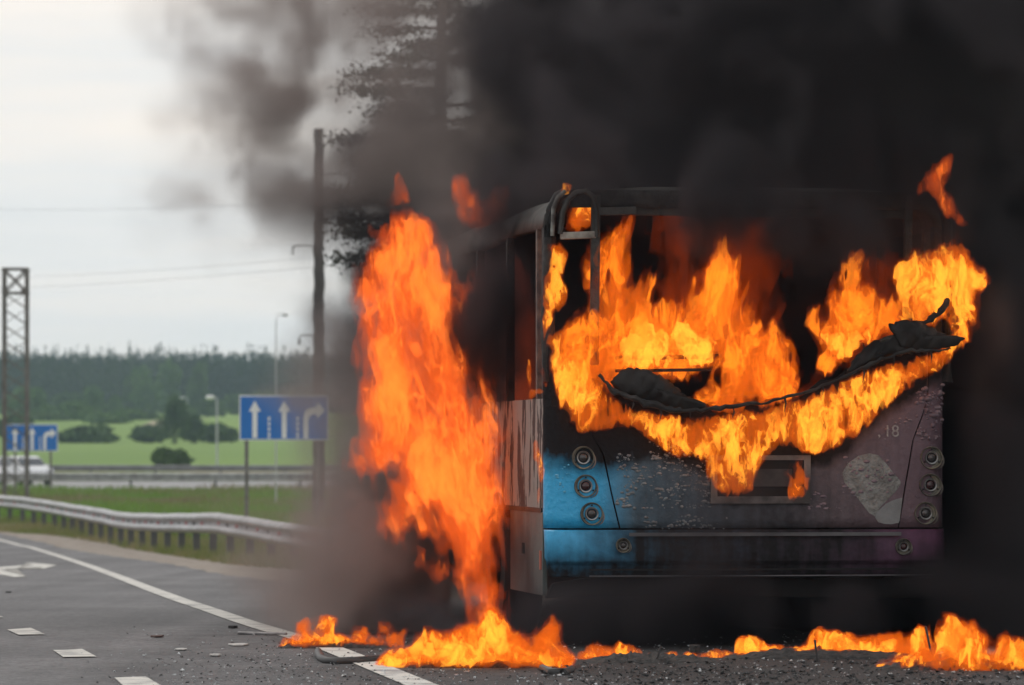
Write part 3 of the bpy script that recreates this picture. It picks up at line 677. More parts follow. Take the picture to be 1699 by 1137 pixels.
# round tail lamps
M_bezel = mat('lamp_bezel', (.22, .195, .14), .5, .2, var=(.08, .075, .065), scale=20)
M_ring = mat('lamp_chrome_ring', (.36, .36, .36), .35, .7, var=(.2, .19, .18), scale=25)
M_lens = mat('sooty_red_lens', (.045, .018, .020), .22, spec=.6); M_lens2 = mat('sooty_clear_lens', (.05, .045, .045), .2, spec=.6)
M_cup = mat('lamp_cup_edge', (.22, .19, .17), .6)
def tail_lamp(x, y, r, lens, side=1, big=True):
    u, z = rear(x, y); v = curve_v(u) - (.006 if big else .075)
    o = MB().lathe([(r * 1.0, .05), (r * 1.0, -.006), (r * .97, -.012), (r * .90, -.010), (r * .86, .006), (r * .58, .010), (r * .58, .05)], 40, 'y', (u, v, z)).build('tail_lamp', M_bezel, bus, smooth=40)
    MB().lathe([(r * .60, .02), (r * .60, -.004), (r * .55, -.010), (r * .46, -.008), (r * .43, .004), (r * .43, .02)], 32, 'y', (u, v, z)).build('lamp_ring', M_ring, o, smooth=40)
    MB().lathe([(r * .42, .01), (r * .40, .0), (r * .3, -.010), (r * .15, -.015), (.002, -.016)], 28, 'y', (u, v, z)).build('lens', lens, o, smooth=60)
    # raised cup lip on the inner side
    m = MB(); n = 14; vs = []
    for k in range(n + 1):
        a = -1.15 + 2.3 * k / n; w_ = .16 * math.cos(a * 1.25) + .01
        for rr, dv in ((1.0, -.004), (1.0 + w_, .004)): vs.append((u + math.cos(a) * r * rr, v + dv, z + math.sin(a - .25) * r * rr))
    m.add(vs, [(2 * k, 2 * k + 1, 2 * k + 3, 2 * k + 2) for k in range(n)]).build('cup_lip', M_cup, o)
    for a in (1.57, 3.67, 5.76):
        MB().lathe([(.006, -.004), (.006, -.010), (.003, -.012)], 8, 'y', (u + math.cos(a) * r * .74, v, z + math.sin(a) * r * .74)).build('screw', M_inner, o)
    return o
for x, y, L_ in ((967, 766, M_lens2), (971, 813, M_lens), (981, 859, M_lens2), (1545, 766, M_lens2), (1543, 811, M_lens), (1535, 858, M_lens2)): tail_lamp(x, y, .072, L_)
tail_lamp(1494, 913, .052, M_lens, big=False)
tail_lamp(1030, 911, .046, M_lens2, big=False)
# number plate recess
u0, z0 = rear(1177, 842); u1, z1 = rear(1342, 762)
fr = MB()
for a in ((u0, z0, u1, z0 + .045), (u0, z1 - .03, u1, z1), (u0, z0 + .045, u0 + .04, z1 - .03), (u1 - .04, z0 + .045, u1, z1 - .03)):
    fr.box(((a[0] + a[2]) / 2, -.048, (a[1] + a[3]) / 2), (a[2] - a[0], .02, a[3] - a[1]))
rec = fr.build('plate_recess', mat('plate_frame_grey', (.17, .16, .155), .6, var=(.03, .028, .028), scale=6, detail=8), bus)
MB().box(((u0 + u1) / 2, -.042, (z0 + z1) / 2 + .005), (u1 - u0 - .08, .006, z1 - z0 - .075)).build('recess_back', M_inner, rec)
MB().box(((u0 + u1) / 2 + .0, -.049, (z0 + z1) / 2 + .01), (.40, .006, .11)).build('number_plate', mat('scorched_plate', (.035, .03, .03), .6, var=(.015, .014, .014), scale=14, detail=8), rec, bevel=.002)
# grey leaf shapes of the livery, blistered
def decal(name, pts, m, off):
    P = [rear(1250 + x / 3.1575, 680 + y / 3.1575) for x, y in pts]; n = len(P); cu = sum(p[0] for p in P) / n; cz = sum(p[1] for p in P) / n
    rings = 6; vs = [(cu, curve_v(cu) - off, cz)]; fs = []
    for k in range(1, rings + 1):
        for p in P:
            u = cu + (p[0] - cu) * k / rings; z = cz + (p[1] - cz) * k / rings; vs.append((u, curve_v(u) - off, z))
    for i in range(n): fs.append((0, 1 + i, 1 + (i + 1) % n))
    for k in range(1, rings):
        for i in range(n):
            a = 1 + (k - 1) * n; fs.append((a + i, a + n + i, a + n + (i + 1) % n, a + (i + 1) % n))
    me = bpy.data.meshes.new(name); me.from_pydata(vs, [], fs); me.update(); me.polygons.foreach_set('use_smooth', [True] * len(fs))
    return link(name, me, hatch, m)
M_gr1 = mat('livery_grey_blistered', (.27, .265, .25), .6, var=(.15, .14, .13), scale=16, bump=1.0, bscale=42, detail=8)
M_gr2 = mat('livery_grey', (.24, .24, .24), .5, var=(.17, .165, .165), scale=9, bump=.3, bscale=20)
decal('livery_leaf', [(545, 262), (600, 248), (650, 258), (690, 300), (730, 350), (768, 395), (766, 415), (740, 450), (700, 490), (660, 530), (632, 578), (600, 560), (565, 515), (535, 475), (505, 440), (470, 400), (460, 350), (490, 300)], M_gr1, .0065)
decal('livery_leaf', [(632, 585), (640, 556), (690, 512), (720, 497), (745, 488), (770, 481), (776, 482), (771, 530), (762, 600), (757, 612), (720, 620), (680, 618), (648, 608)], M_gr2, .009)
# fleet number
for ch_, xx in ((',', 1457), ('1', 1471), ('8', 1484)):
    fc = bpy.data.curves.new('fleet_number', 'FONT'); fc.body = ch_; fc.size = .105; fc.extrude = .0015; fc.align_x = 'CENTER'
    fo = bpy.data.objects.new('tmp', fc); COL.objects.link(fo); dg = bpy.context.evaluated_depsgraph_get()
    fm = bpy.data.meshes.new_from_object(fo.evaluated_get(dg)); bpy.data.objects.remove(fo)
    uf, zf = rear(xx, 731)
    o = link('fleet_number', fm, bus, mat('faded_white_number', (.38, .36, .35), .7, var=(.18, .16, .16), scale=40)); o.location = (uf, curve_v(uf) - .010, zf); o.rotation_euler = (R(90), 0, 0)
# blisters in the paint: too many to pick apart
def blisters(name, spots, m, seed, parent=hatch):
    r = np.random.default_rng(seed); V = []; F = []
    for (x0, y0, x1, y1, n, s) in spots:
        for k in range(n):
            x = x0 + (x1 - x0) * r.random(); y = y0 + (y1 - y0) * r.random()
            if math.sin(x * .08 + 1) * math.sin(y * .1) + r.random() * 1.3 < .35: continue
            u, z = rear(x, y); a = s * (.35 + r.random() ** 3 * 1.6); h = a * .8; v = curve_v(u) - .004; b0 = len(V); ex = 1 + 1.2 * r.random() ** 2
            for j in range(7): V.append((u + a * ex * math.cos(j * .8976), v + .001, z + a * math.sin(j * .8976)))
            for j in range(7): V.append((u + .62 * a * ex * math.cos(j * .8976), v - h * .75, z + .62 * a * math.sin(j * .8976)))
            V.append((u, v - h, z))
            F += [(b0 + j, b0 + (j + 1) % 7, b0 + 7 + (j + 1) % 7) for j in range(7)] + [(b0 + j, b0 + 7 + (j + 1) % 7, b0 + 7 + j) for j in range(7)] + [(b0 + 7 + j, b0 + 7 + (j + 1) % 7, b0 + 14) for j in range(7)]
    me = fast_mesh(name, V, F); me.polygons.foreach_set('use_smooth', [True] * len(me.polygons)); o = link(name, me, parent, m); o['kind'] = 'stuff'
    return o
M_blis = mat('blistered_paint', (.23, .245, .25), .28, var=(.09, .10, .11), scale=12, spec=.7)  # pale tone paints highlights onto the blisters
M_blis2 = mat('blistered_purple_paint', (.22, .16, .18), .4, var=(.13, .09, .11), scale=12)
blisters('paint_blisters', [(1022, 760, 1180, 850, 520, .0065), (1075, 740, 1200, 770, 80, .005), (1068, 862, 1205, 884, 150, .006), (1110, 765, 1178, 850, 260, .004)], M_blis, 3)
blisters('paint_blisters', [(1395, 765, 1480, 830, 150, .008), (1520, 645, 1566, 735, 150, .010), (1460, 700, 1510, 748, 50, .006), (1340, 820, 1395, 855, 60, .006)], M_blis2, 4)
blisters('paint_blisters', [(918, 770, 945, 830, 60, .004)], mat('blistered_blue_paint', (.10, .40, .60), .3, spec=.7), 5)

# --- sides, roof, floor
def side(us, name_up, name_low, mu, ml, v0=.10):
    sg = 1 if us > 1 else -1
    for a, b in ((v0, 1.52), (1.54, 3.1), (3.12, 6.1), (6.12, BL - .1)):
        MB().box((us - sg * .015, (a + b) / 2, (.84 + 1.53) / 2), (.03, b - a, 1.53 - .84)).build(name_up, mu, bus, bevel=.004)
        if not (2.0 < (a + b) / 2 < 3.0):
            MB().box((us - sg * .012, (a + b) / 2, (.30 + .82) / 2), (.03, b - a, .52)).build(name_low, ml, bus, bevel=.004)
    for v, w_ in ((.15, .10), (.42, .06), (1.75, .07), (3.2, .08), (4.7, .08), (6.2, .08), (7.7, .08), (BL - .1, .12)):
        MB().box((us - sg * .03, v, (1.53 + 2.62) / 2), (.05, w_, 2.62 - 1.53)).build('window_pillar', M_char if v != .42 else mat('peeling_pillar', (.16, .12, .10), .7, var=(.05, .04, .04), scale=14), bus, bevel=.006)
    MB().box((us - sg * .012, BL / 2 + .05, .832), (.036, BL - .2, .03)).build('trim_rail', M_char2, bus)
M_peel = bpy.data.materials.new('peeling_white_paint'); M_peel.use_nodes = True
t = M_peel.node_tree; b_ = t.nodes['Principled BSDF']; c_ = t.nodes.new('ShaderNodeTexCoord'); mm = t.nodes.new('ShaderNodeMapping'); mm.inputs['Scale'].default_value = (1, 2.6, .8)
n_ = t.nodes.new('ShaderNodeTexNoise'); n_.inputs['Scale'].default_value = 2.2; n_.inputs['Detail'].default_value = 8; n_.inputs['Roughness'].default_value = .62
r_ = t.nodes.new('ShaderNodeValToRGB'); r_.color_ramp.interpolation = 'LINEAR'
r_.color_ramp.elements[0].position = .47; r_.color_ramp.elements[0].color = (.030, .026, .026, 1); r_.color_ramp.elements[1].position = .50; r_.color_ramp.elements[1].color = (.27, .25, .225, 1)
bp = t.nodes.new('ShaderNodeBump'); bp.inputs['Strength'].default_value = .8; bp.inputs['Distance'].default_value = .01
t.links.new(c_.outputs['Object'], mm.inputs[0]); t.links.new(mm.outputs[0], n_.inputs['Vector']); t.links.new(n_.outputs['Fac'], r_.inputs[0]); t.links.new(r_.outputs[0], b_.inputs['Base Color']); t.links.new(r_.outputs[0], bp.inputs['Height']); t.links.new(bp.outputs[0], b_.inputs['Normal']); b_.inputs['Roughness'].default_value = .8
M_low = mat('grey_green_side_paint', (.085, .105, .10), .6, var=(.035, .035, .034), scale=2.2, detail=8, bump=.2, lo=.42, hi=.68)
side(0.0, 'side_panel', 'side_skirt_panel', M_peel, M_low)
side(BW, 'side_panel', 'side_skirt_panel', M_char, M_char)
MB().box((-.006, .16, .52), (.012, .05, .12)).build('side_marker_lamp', mat('amber_red_marker', (.35, .10, .07), .35), bus, bevel=.003)
MB().box((-.004, .92, .58), (.010, .09, .07)).build('paint_scorch_flake', M_inner, bus)
MB().box((BW / 2, BL / 2, .72), (BW - .1, BL - .3, .08)).build('floor', M_inner, bus)
MB().box((BW / 2, BL / 2 + .2, .50), (BW - .5, BL - .9, .40)).build('underbody', M_inner, bus)  # coloured black so the underside looks shaded
MB().box((BW / 2, BL - .06, 1.5), (BW - .06, .08, 2.3)).build('front_bulkhead', M_char, bus, bevel=.02)
MB().box((BW / 2, .9, 1.15), (BW - .2, .9, .8)).build('engine_box', M_inner, bus, bevel=.03)
# roof: crowned section swept along the bus, edges rounded
sec = []
for k in range(17):
    a = math.pi * k / 16; cxu = BW / 2 - (BW / 2) * math.copysign(abs(math.cos(a)) ** .45, math.cos(a)); sec.append((cxu, 2.60 + .26 * math.sin(a) ** .75))
rf = MB(); vs = []; fs = []
st = [(.10, .0), (.13, .0), (.35, .0), (1.5, .01), (3, -.02), (4.5, .0), (6, -.03), (7.5, 0), (BL - .1, 0)]
for v, dz in st: vs += [(a, v, z + dz) for a, z in sec]
for i in range(len(st) - 1):
    for k in range(16): fs.append((i * 17 + k, i * 17 + k + 1, (i + 1) * 17 + k + 1, (i + 1) * 17 + k))
roof = rf.add(vs, fs).build('roof', mat('scorched_roof', (.035, .032, .030), .8, .1, var=(.09, .085, .08), scale=3, detail=8, bump=.4, bscale=12), bus, smooth=50)
s_ = roof.modifiers.new('thick', 'SOLIDIFY'); s_.thickness = .05
# rear window frame: charred members that are left
def member(name, pts, r, m, v=-.0, n=8):
    if name == 'melted_trim':                      # lumpy, torn outline
        rn = random.Random(int(pts[0][0])); q_ = []; rr_ = []
        for i in range(len(pts) - 1):
            for k in range(6):
                t_ = k / 6; q_.append((pts[i][0] + (pts[i + 1][0] - pts[i][0]) * t_ + rn.uniform(-1.2, 1.2), pts[i][1] + (pts[i + 1][1] - pts[i][1]) * t_ + rn.uniform(-1.6, 1.6) + 3 * rn.random() ** 4))
                rr_.append((r[i] + (r[i + 1] - r[i]) * t_) * rn.uniform(.55, 1.5))
        pts, r = q_, rr_
    P = [rear(*p) for p in pts]; return MB().tube([(u, curve_v(u) + v, z) for u, z in P], r, n).build(name, m, bus, smooth=50)
def bar2(name, x0, y0, x1, y1, th, m, v=.0, dep=.05):
    (ua, za), (ub, zb_) = rear(x0, y0), rear(x1, y1); dx, dz = ub - ua, zb_ - za; L = math.hypot(dx, dz); nx, nz2 = -dz / L * th / 2, dx / L * th / 2
    va, vb = curve_v(max(.03, ua)) + v, curve_v(max(.03, ub)) + v
    q = [(ua + nx, va, za + nz2), (ub + nx, vb, zb_ + nz2), (ub - nx, vb, zb_ - nz2), (ua - nx, va, za - nz2)]
    return MB().add(q + [(a, b + dep, c) for a, b, c in q], [(0, 1, 2, 3), (7, 6, 5, 4), (0, 4, 5, 1), (1, 5, 6, 2), (2, 6, 7, 3), (3, 7, 4, 0)]).build(name, m, bus, bevel=.008)
M_frame = mat('scorched_frame', (.085, .078, .070), .7, .2, var=(.03, .028, .027), scale=8, detail=8, bump=.4)
member('corner_pillar', [(915, 640), (912, 560), (914, 470), (915, 400), (918, 355), (928, 332), (946, 322)], [.045, .045, .04, .04, .04, .035, .03], M_char, .05)
member('corner_trim', [(917, 398), (919, 352), (926, 334), (938, 323)], [.014, .016, .016, .012], M_bare, -.005)
member('window_arch', [(930, 395), (933, 360), (942, 338), (956, 326), (972, 324), (984, 334), (989, 360), (989, 400)], .018, M_frame, .0)
bar2('window_post', 989, 330, 986, 612, .055, M_frame, .0)
bar2('window_crossbar', 930, 398, 988, 396, .045, mat('bare_crossbar', (.42, .38, .33), .6, .2, var=(.12, .10, .09), scale=10, detail=8), -.012)
bar2('header_rail', 985, 358, 1055, 356, .05, M_frame, .0)
bar2('header_rail', 1055, 356, 1512, 362, .055, M_frame, .05)
bar2('window_post', 1509, 330, 1506, 612, .05, M_frame, .02)
member('corner_pillar', [(1580, 640), (1584, 560), (1586, 490), (1582, 420), (1580, 360), (1562, 328)], [.045, .04, .04, .04, .04, .03], M_char, .05)
bar2('window_sill', 925, 690, 1570, 690, .07, M_inner, .30, .10)
bar2('louvre_bar', 1020, 601, 1190, 598, .03, M_char2, -.03); bar2('louvre_bar', 1020, 622, 1185, 620, .02, M_char2, -.03)
rear_sheet('header_panel', lambda z: .16, lambda z: BW - .16, 2.72, 2.83, M_char, nz_=3, off=-.03)
# sagging, half-melted trim hanging across the rear
member('melted_trim', [(985, 630), (1010, 655), (1060, 676), (1110, 687), (1150, 688), (1200, 681), (1260, 673), (1330, 656), (1400, 627), (1450, 603), (1500, 588), (1545, 590), (1590, 580)], [.012, .016, .018, .016, .014, .010, .009, .009, .010, .012, .010, .008, .006], M_char, -.20, 7)
member('melted_trim', [(1450, 575), (1490, 556), (1530, 540), (1555, 522), (1576, 492), (1580, 470)], [.012, .016, .018, .016, .014, .008], M_char, -.16, 7)
member('melted_trim', [(1576, 470), (1583, 510), (1584, 545), (1578, 570)], [.012, .03, .03, .012], M_char, -.14, 7)
for i_, (x_, y_, l_) in enumerate(((1040, 672, 14), (1085, 686, 20), (1133, 690, 10), (1205, 684, 16), (1290, 668, 22), (1352, 650, 12), (1420, 618, 24), (1470, 600, 14), (1532, 590, 20), (1420, 590, -14), (1500, 552, -16), (1555, 524, -18))):
    member('melted_strand', [(x_, y_ - 2), (x_ + 2, y_ + l_ * .4), (x_ - 1 + i_ % 3, y_ + l_)], [.008, .006, .002], M_char, -.19, 5)
def plate(name, pts, m, v, bulge=.06):
    rnd = random.Random(len(pts) * 7 + int(pts[0][0])); q_ = []; q0 = []
    for i in range(len(pts)):
        a_, b_ = pts[i], pts[(i + 1) % len(pts)]
        for k in range(5):
            t_ = k / 5; x_ = a_[0] + (b_[0] - a_[0]) * t_; y_ = a_[1] + (b_[1] - a_[1]) * t_
            q0.append((x_, y_)); q_.append((x_ + rnd.uniform(-1.5, 1.5), y_ + rnd.uniform(-1.5, 1.5) + 7 * rnd.random() ** 6))
    P = [rear(*p) for p in q_]; S0 = [rear(*p) for p in q0]; n = len(P); cu = sum(p[0] for p in S0) / n; cz = sum(p[1] for p in S0) / n; rings = 9; vs = [(cu, v - bulge, cz)]; fs = []
    for k in range(1, rings + 1):
        t_ = k / rings; w_ = t_ ** 8
        for i, (p, s0) in enumerate(zip(P, S0)):
            pu = s0[0] + (p[0] - s0[0]) * w_; pz = s0[1] + (p[1] - s0[1]) * w_; u_ = cu + (pu - cu) * t_; z_ = cz + (pz - cz) * t_
            vs.append((u_, v - bulge * (1 - t_ ** 2) + .010 * math.sin(u_ * 31 + z_ * 17) + .006 * math.sin(u_ * 70 - z_ * 55), z_))
    fs += [(0, 1 + i, 1 + (i + 1) % n) for i in range(n)]
    for k in range(1, rings):
        a = 1 + (k - 1) * n; fs += [(a + i, a + n + i, a + n + (i + 1) % n, a + (i + 1) % n) for i in range(n)]
    me = bpy.data.meshes.new(name); me.from_pydata(vs, [], fs); me.update(); me.polygons.foreach_set('use_smooth', [True] * len(fs))
    o = link(name, me, bus, m); s = o.modifiers.new('thick', 'SOLIDIFY'); s.thickness = .012
    return o
plate('melted_panel', [(1006, 640), (1022, 624), (1044, 617), (1070, 623), (1095, 635), (1115, 652), (1135, 668), (1165, 681), (1130, 686), (1090, 680), (1050, 668), (1022, 658)], M_char2, -.17, .035)
plate('melted_panel', [(1396, 626), (1408, 602), (1432, 580), (1462, 566), (1482, 562), (1498, 582), (1488, 592), (1460, 600), (1430, 614)], M_char2, -.16, .03)
plate('melted_panel', [(1462, 548), (1484, 539), (1510, 541), (1535, 552), (1562, 566), (1590, 570), (1572, 580), (1540, 586), (1506, 588), (1482, 580)], M_char2, -.18, .03)
for sgn, u in ((-1, .16), (1, BW - .16)):
    for v in (2.45, 7.2):
        w_ = MB().lathe([(.26, -.13), (.46, -.13), (.49, -.09), (.49, .09), (.46, .13), (.26, .13)], 32, 'x', (u, v, .465)).build('wheel', M_rubber, bus, smooth=40)
        MB().lathe([(.27, .0), (.27, .10), (.20, .06), (.10, .09), (.002, .09)], 24, 'x', (u, v, .465)).build('rim', M_char, w_, smooth=40)
# ================================================================== FIRE
class Noise:
    def __init__(s, seed, n=48):
        s.n = n; s.t = np.random.default_rng(seed).random((n, n, n)).astype(np.float32)
    def __call__(s, x, y, z):
        n = s.n; r = 0
        xi = np.floor(x).astype(np.int32); yi = np.floor(y).astype(np.int32); zi = np.floor(z).astype(np.int32)
        fx = (x - xi).astype(np.float32); fy = (y - yi).astype(np.float32); fz = (z - zi).astype(np.float32)
        fx = fx * fx * (3 - 2 * fx); fy = fy * fy * (3 - 2 * fy); fz = fz * fz * (3 - 2 * fz)
        x0 = xi % n; x1 = (xi + 1) % n; y0 = yi % n; y1 = (yi + 1) % n; z0 = zi % n; z1 = (zi + 1) % n; t = s.t
        a = t[x0, y0, z0] * (1 - fx) + t[x1, y0, z0] * fx; b = t[x0, y1, z0] * (1 - fx) + t[x1, y1, z0] * fx
        c = t[x0, y0, z1] * (1 - fx) + t[x1, y0, z1] * fx; d = t[x0, y1, z1] * (1 - fx) + t[x1, y1, z1] * fx
        return (a * (1 - fy) + b * fy) * (1 - fz) + (c * (1 - fy) + d * fy) * fz
    def fbm(s, x, y, z, o=3, g=.5):
        v = 0; a = 1; tot = 0
        for k in range(o):
            v = v + a * s(x * 2 ** k + 7.3 * k, y * 2 ** k + 3.1 * k, z * 2 ** k + 5.7 * k); tot += a; a *= g
        return v / tot
def poly_sdf(P, U, W):
    """signed distance to a polygon, positive inside"""
    P = np.asarray(P, np.float32); d = np.full(U.shape, 1e9, np.float32); ins = np.zeros(U.shape, bool); n = len(P)
    for i in range(n):
        a = P[i]; b = P[(i + 1) % n]; e_ = b - a; q = np.clip(((U - a[0]) * e_[0] + (W - a[1]) * e_[1]) / max(1e-9, float(e_ @ e_)), 0, 1)
        d = np.minimum(d, (U - a[0] - q * e_[0]) ** 2 + (W - a[1] - q * e_[1]) ** 2)
        ins ^= ((a[1] > W) != (b[1] > W)) & (U < (b[0] - a[0]) * (W - a[1]) / (b[1] - a[1] + 1e-12) + a[0])
    d = np.sqrt(d); return np.where(ins, d, -d)
def surface_nets(Fd):
    """closed surface round the cells where the field is positive; vertices in index space"""
    S = Fd > 0; nx, ny, nz = Fd.shape
    cnt = np.zeros((nx - 1, ny - 1, nz - 1), np.int8)
    for i in (0, 1):
        for j in (0, 1):
            for k in (0, 1): cnt += S[i:nx - 1 + i, j:ny - 1 + j, k:nz - 1 + k]
    act = (cnt > 0) & (cnt < 8); idx = np.full(act.shape, -1, np.int32); I, J, K = np.nonzero(act); m = len(I); idx[I, J, K] = np.arange(m)
    acc = np.zeros((m, 3), np.float32); num = np.zeros(m, np.float32)
    C = [(i, j, k) for i in (0, 1) for j in (0, 1) for k in (0, 1)]
    val = {c: Fd[I + c[0], J + c[1], K + c[2]] for c in C}
    for c in C:
        for ax in range(3):
            if c[ax] == 0:
                d = list(c); d[ax] = 1; d = tuple(d); a, b = val[c], val[d]; cr = (a > 0) != (b > 0)
                t = np.where(cr, a / np.where(cr, a - b, 1), 0)
                for q in range(3): acc[:, q] += np.where(cr, (c[q] + (t if q == ax else 0)), 0)
                num += cr
    V = np.stack([I, J, K], 1) + acc / np.maximum(num, 1)[:, None]
    Q = []
    for ax in range(3):
        sl0 = [slice(1, -1)] * 3; sl1 = [slice(1, -1)] * 3; sl0[ax] = slice(0, -1); sl1[ax] = slice(1, None)
        a = S[tuple(sl0)]; b = S[tuple(sl1)]; cr = a != b; E = np.array(np.nonzero(cr)).T
        for q in range(3):
            if q != ax: E[:, q] += 1
        o1, o2 = [(1, 2), (2, 0), (0, 1)][ax]
        def cell(d1, d2):
            c = E.copy(); c[:, o1] += d1; c[:, o2] += d2; return idx[c[:, 0], c[:, 1], c[:, 2]]
        q = np.stack([cell(-1, -1), cell(0, -1), cell(0, 0), cell(-1, 0)], 1)
        fl = ~a[cr]; q[fl] = q[fl][:, ::-1]; Q.append(q)
    return V, np.concatenate(Q)
def fire_mat(name, col, vol, surf, absorb):
    """glowing gas: light is given off all through the volume, and a little by the flame front itself"""
    m = bpy.data.materials.new(name); m.use_nodes = True; t = m.node_tree; t.nodes.clear(); o = t.nodes.new('ShaderNodeOutputMaterial')
    ev = t.nodes.new('ShaderNodeEmission'); ev.inputs[0].default_value = (*col, 1); ev.inputs[1].default_value = vol; ab = t.nodes.new('ShaderNodeVolumeAbsorption'); ab.inputs[0].default_value = (.1, .05, .02, 1); ab.inputs[1].default_value = absorb
    av = t.nodes.new('ShaderNodeAddShader'); t.links.new(ev.outputs[0], av.inputs[0]); t.links.new(ab.outputs[0], av.inputs[1]); t.links.new(av.outputs[0], o.inputs['Volume'])
    es = t.nodes.new('ShaderNodeEmission'); es.inputs[0].default_value = (*col, 1); es.inputs[1].default_value = surf
    tr = t.nodes.new('ShaderNodeBsdfTransparent'); ad = t.nodes.new('ShaderNodeAddShader'); t.links.new(es.outputs[0], ad.inputs[0]); t.links.new(tr.outputs[0], ad.inputs[1]); t.links.new(ad.outputs[0], o.inputs['Surface'])
    try: m.cycles.emission_sampling = 'NONE'
    except Exception: pass
    return m
NZ1, NZ2, NZ3 = Noise(1), Noise(2), Noise(3)
TRI = [0]
def flame_field(polys, Yf, depth, vox, sx, sz, rise=.0, amp=1.0, edge=.10, thr=0.0, seed=0.0, sheets=.5, pad=.12, lean=0.0, warp=.5, fine=.6, fil=.52, gap=.72, hm=.45):
    """polys: photo-pixel outlines at the distance Yf(X); returns grid origin, steps, field"""
    Yc = Yf(0.0) if callable(Yf) else Yf; yf = Yf if callable(Yf) else (lambda x: Yf + 0 * x)
    PW = []
    for P in polys:
        w_ = []
        for x, y in P:
            Yq = Yc
            for _ in range(4): Yq = float(yf((x - CX) / FPX * Yq))
            w_.append(((x - CX) / FPX * Yq, CAMZ - (y - HY) / FPX * Yq))
        PW.append(w_)
    allp = np.array([q for w_ in PW for q in w_]); lo = allp.min(0) - pad; hi = allp.max(0) + pad
    vx, vy, vz = vox
    xs = np.arange(lo[0], hi[0], vx, dtype=np.float32); zs_ = np.arange(lo[1], hi[1], vz, dtype=np.float32); ds = np.arange(-depth - 2 * vy, depth + 3 * vy, vy, dtype=np.float32)
    U, W = np.meshgrid(xs, zs_, indexing='ij'); e2 = np.full(U.shape, -1e9, np.float32)
    for w_ in PW: e2 = np.maximum(e2, poly_sdf(w_, U, W))
    s = np.clip(np.where(e2 < 0, 1.7, 1.0) * e2 / edge, -3.0, 1.0)
    X = np.broadcast_to(U[:, None, :], (len(xs), len(ds), len(zs_))); Z = np.broadcast_to(W[:, None, :], X.shape); D = np.broadcast_to(ds[None, :, None], X.shape)
    base = s[:, None, :] - (np.abs(D) / depth) ** 2 * 1.3
    keep = base > -1.35 * amp
    Fd = np.full(X.shape, -1.0, np.float32); xk, zk, dk = X[keep], Z[keep], D[keep]
    xk = xk - lean * (zk - lo[1])
    wx = NZ2.fbm(xk / (sx * 2.2) + seed, dk / (sx * 2.2), zk / (sz * 2.0) + seed * .7, 2) - .5; wz = NZ2.fbm(xk / (sx * 2) + 31 + seed, dk / (sx * 2) + 11, zk / (sz * 2) + 5, 2) - .5
    xw = xk + wx * sx * 3.2 * warp; zw = zk + wz * sz * 3.0 * warp; dw = dk + (wx - wz) * sx * 1.5 * warp
    n = NZ1.fbm(xw / sx + seed * 3, dw / sx + seed, zw / sz, 3, .55) * 2 - 1
    rid = 1 - np.abs(NZ3.fbm(xw / (sx * 1.25) + 3 + seed, dw / (sx * 1.25), zw / (sz * 1.3) + 9, 2, .5) * 2 - 1) * 2.6
    nn = (1 - sheets) * n * 2.2 + sheets * (rid * 1.3 - .35)
    L1 = (NZ3.fbm(xk / (sx * 3.6) + seed * 1.7, dk / (sx * 7), zk / (sz * 2.6) + 3 + seed, 2) * 2 - 1) * 1.7
    Fd[keep] = base[keep] + amp * nn + gap * L1 - thr
    fs_ = fine * sx
    xw = xk + wx * sx * 4.6; zw = zk + wz * sz * 2.6
    r2 = 1 - np.abs(NZ1.fbm(xw / fs_ + 13 + seed, dw / (fs_ * 1.5) + 4, zw / (fine * sz * 1.2) + 2, 2, .45) * 2 - 1) * 5.0
    r3 = 1 - np.abs(NZ2(xw / (fs_ * 2.4) + 5 + seed, dw / (fs_ * 3) + 4, zw / (fine * sz * 3.0) + 2) * 2 - 1) * 4.2
    r2 = np.maximum(r2 - .12, r3)
    Hd = np.full(X.shape, -1.0, np.float32); Hd[keep] = np.minimum(Fd[keep] - .12, r2 - fil + .35 * np.clip(Fd[keep] - .6, -.6, .9) + hm * (L1 - .15))
    Hd[0] = Hd[-1] = -1; Hd[:, 0] = Hd[:, -1] = -1; Hd[:, :, 0] = Hd[:, :, -1] = -1
    Fd[0] = Fd[-1] = -1; Fd[:, 0] = Fd[:, -1] = -1; Fd[:, :, 0] = Fd[:, :, -1] = -1
    return (lo[0], -depth - 2 * vy, lo[1]), vox, Fd, yf, Hd
def field_mesh(name, g, core=False, fringe=0.0):
    org, vox, Fd, yf, Hd = g
    if fringe:
        Fd = Fd[::2, ::2, ::2] + fringe; Fd[0] = Fd[-1] = -1; Fd[:, 0] = Fd[:, -1] = -1; Fd[:, :, 0] = Fd[:, :, -1] = -1; vox = tuple(2 * q for q in vox)
    V, Q = surface_nets(Hd if core else Fd)
    if len(Q) == 0: return None
    P = V * np.array(vox, np.float32) + np.array(org, np.float32); P[:, 1] += yf(P[:, 0])
    TRI[0] += 2 * len(Q)
    return fast_mesh(name, P, Q)
F_out = fire_mat('flame_orange', (1.0, .165, .008), 7.8, .016, 10.5)
F_hot = fire_mat('flame_yellow_core', (1.0, .40, .034), 38.0, .026, 15.0)
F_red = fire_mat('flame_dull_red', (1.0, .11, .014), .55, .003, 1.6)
F_deep = fire_mat('flame_smoky_orange', (1.0, .14, .018), 2.6, .012, 3.2)
F_mid = fire_mat('flame_bright_orange', (1.0, .27, .016), 27.0, .020, 13.0)
F_wisp = fire_mat('flame_faint', (1.0, .14, .020), 2.0, .006, 2.5)
F_fringe = fire_mat('flame_red_fringe', (1.0, .105, .010), 1.15, .003, 1.2)
F_streak = fire_mat('flame_orange_streak', (1.0, .22, .028), 12.0, .012, 5.0)
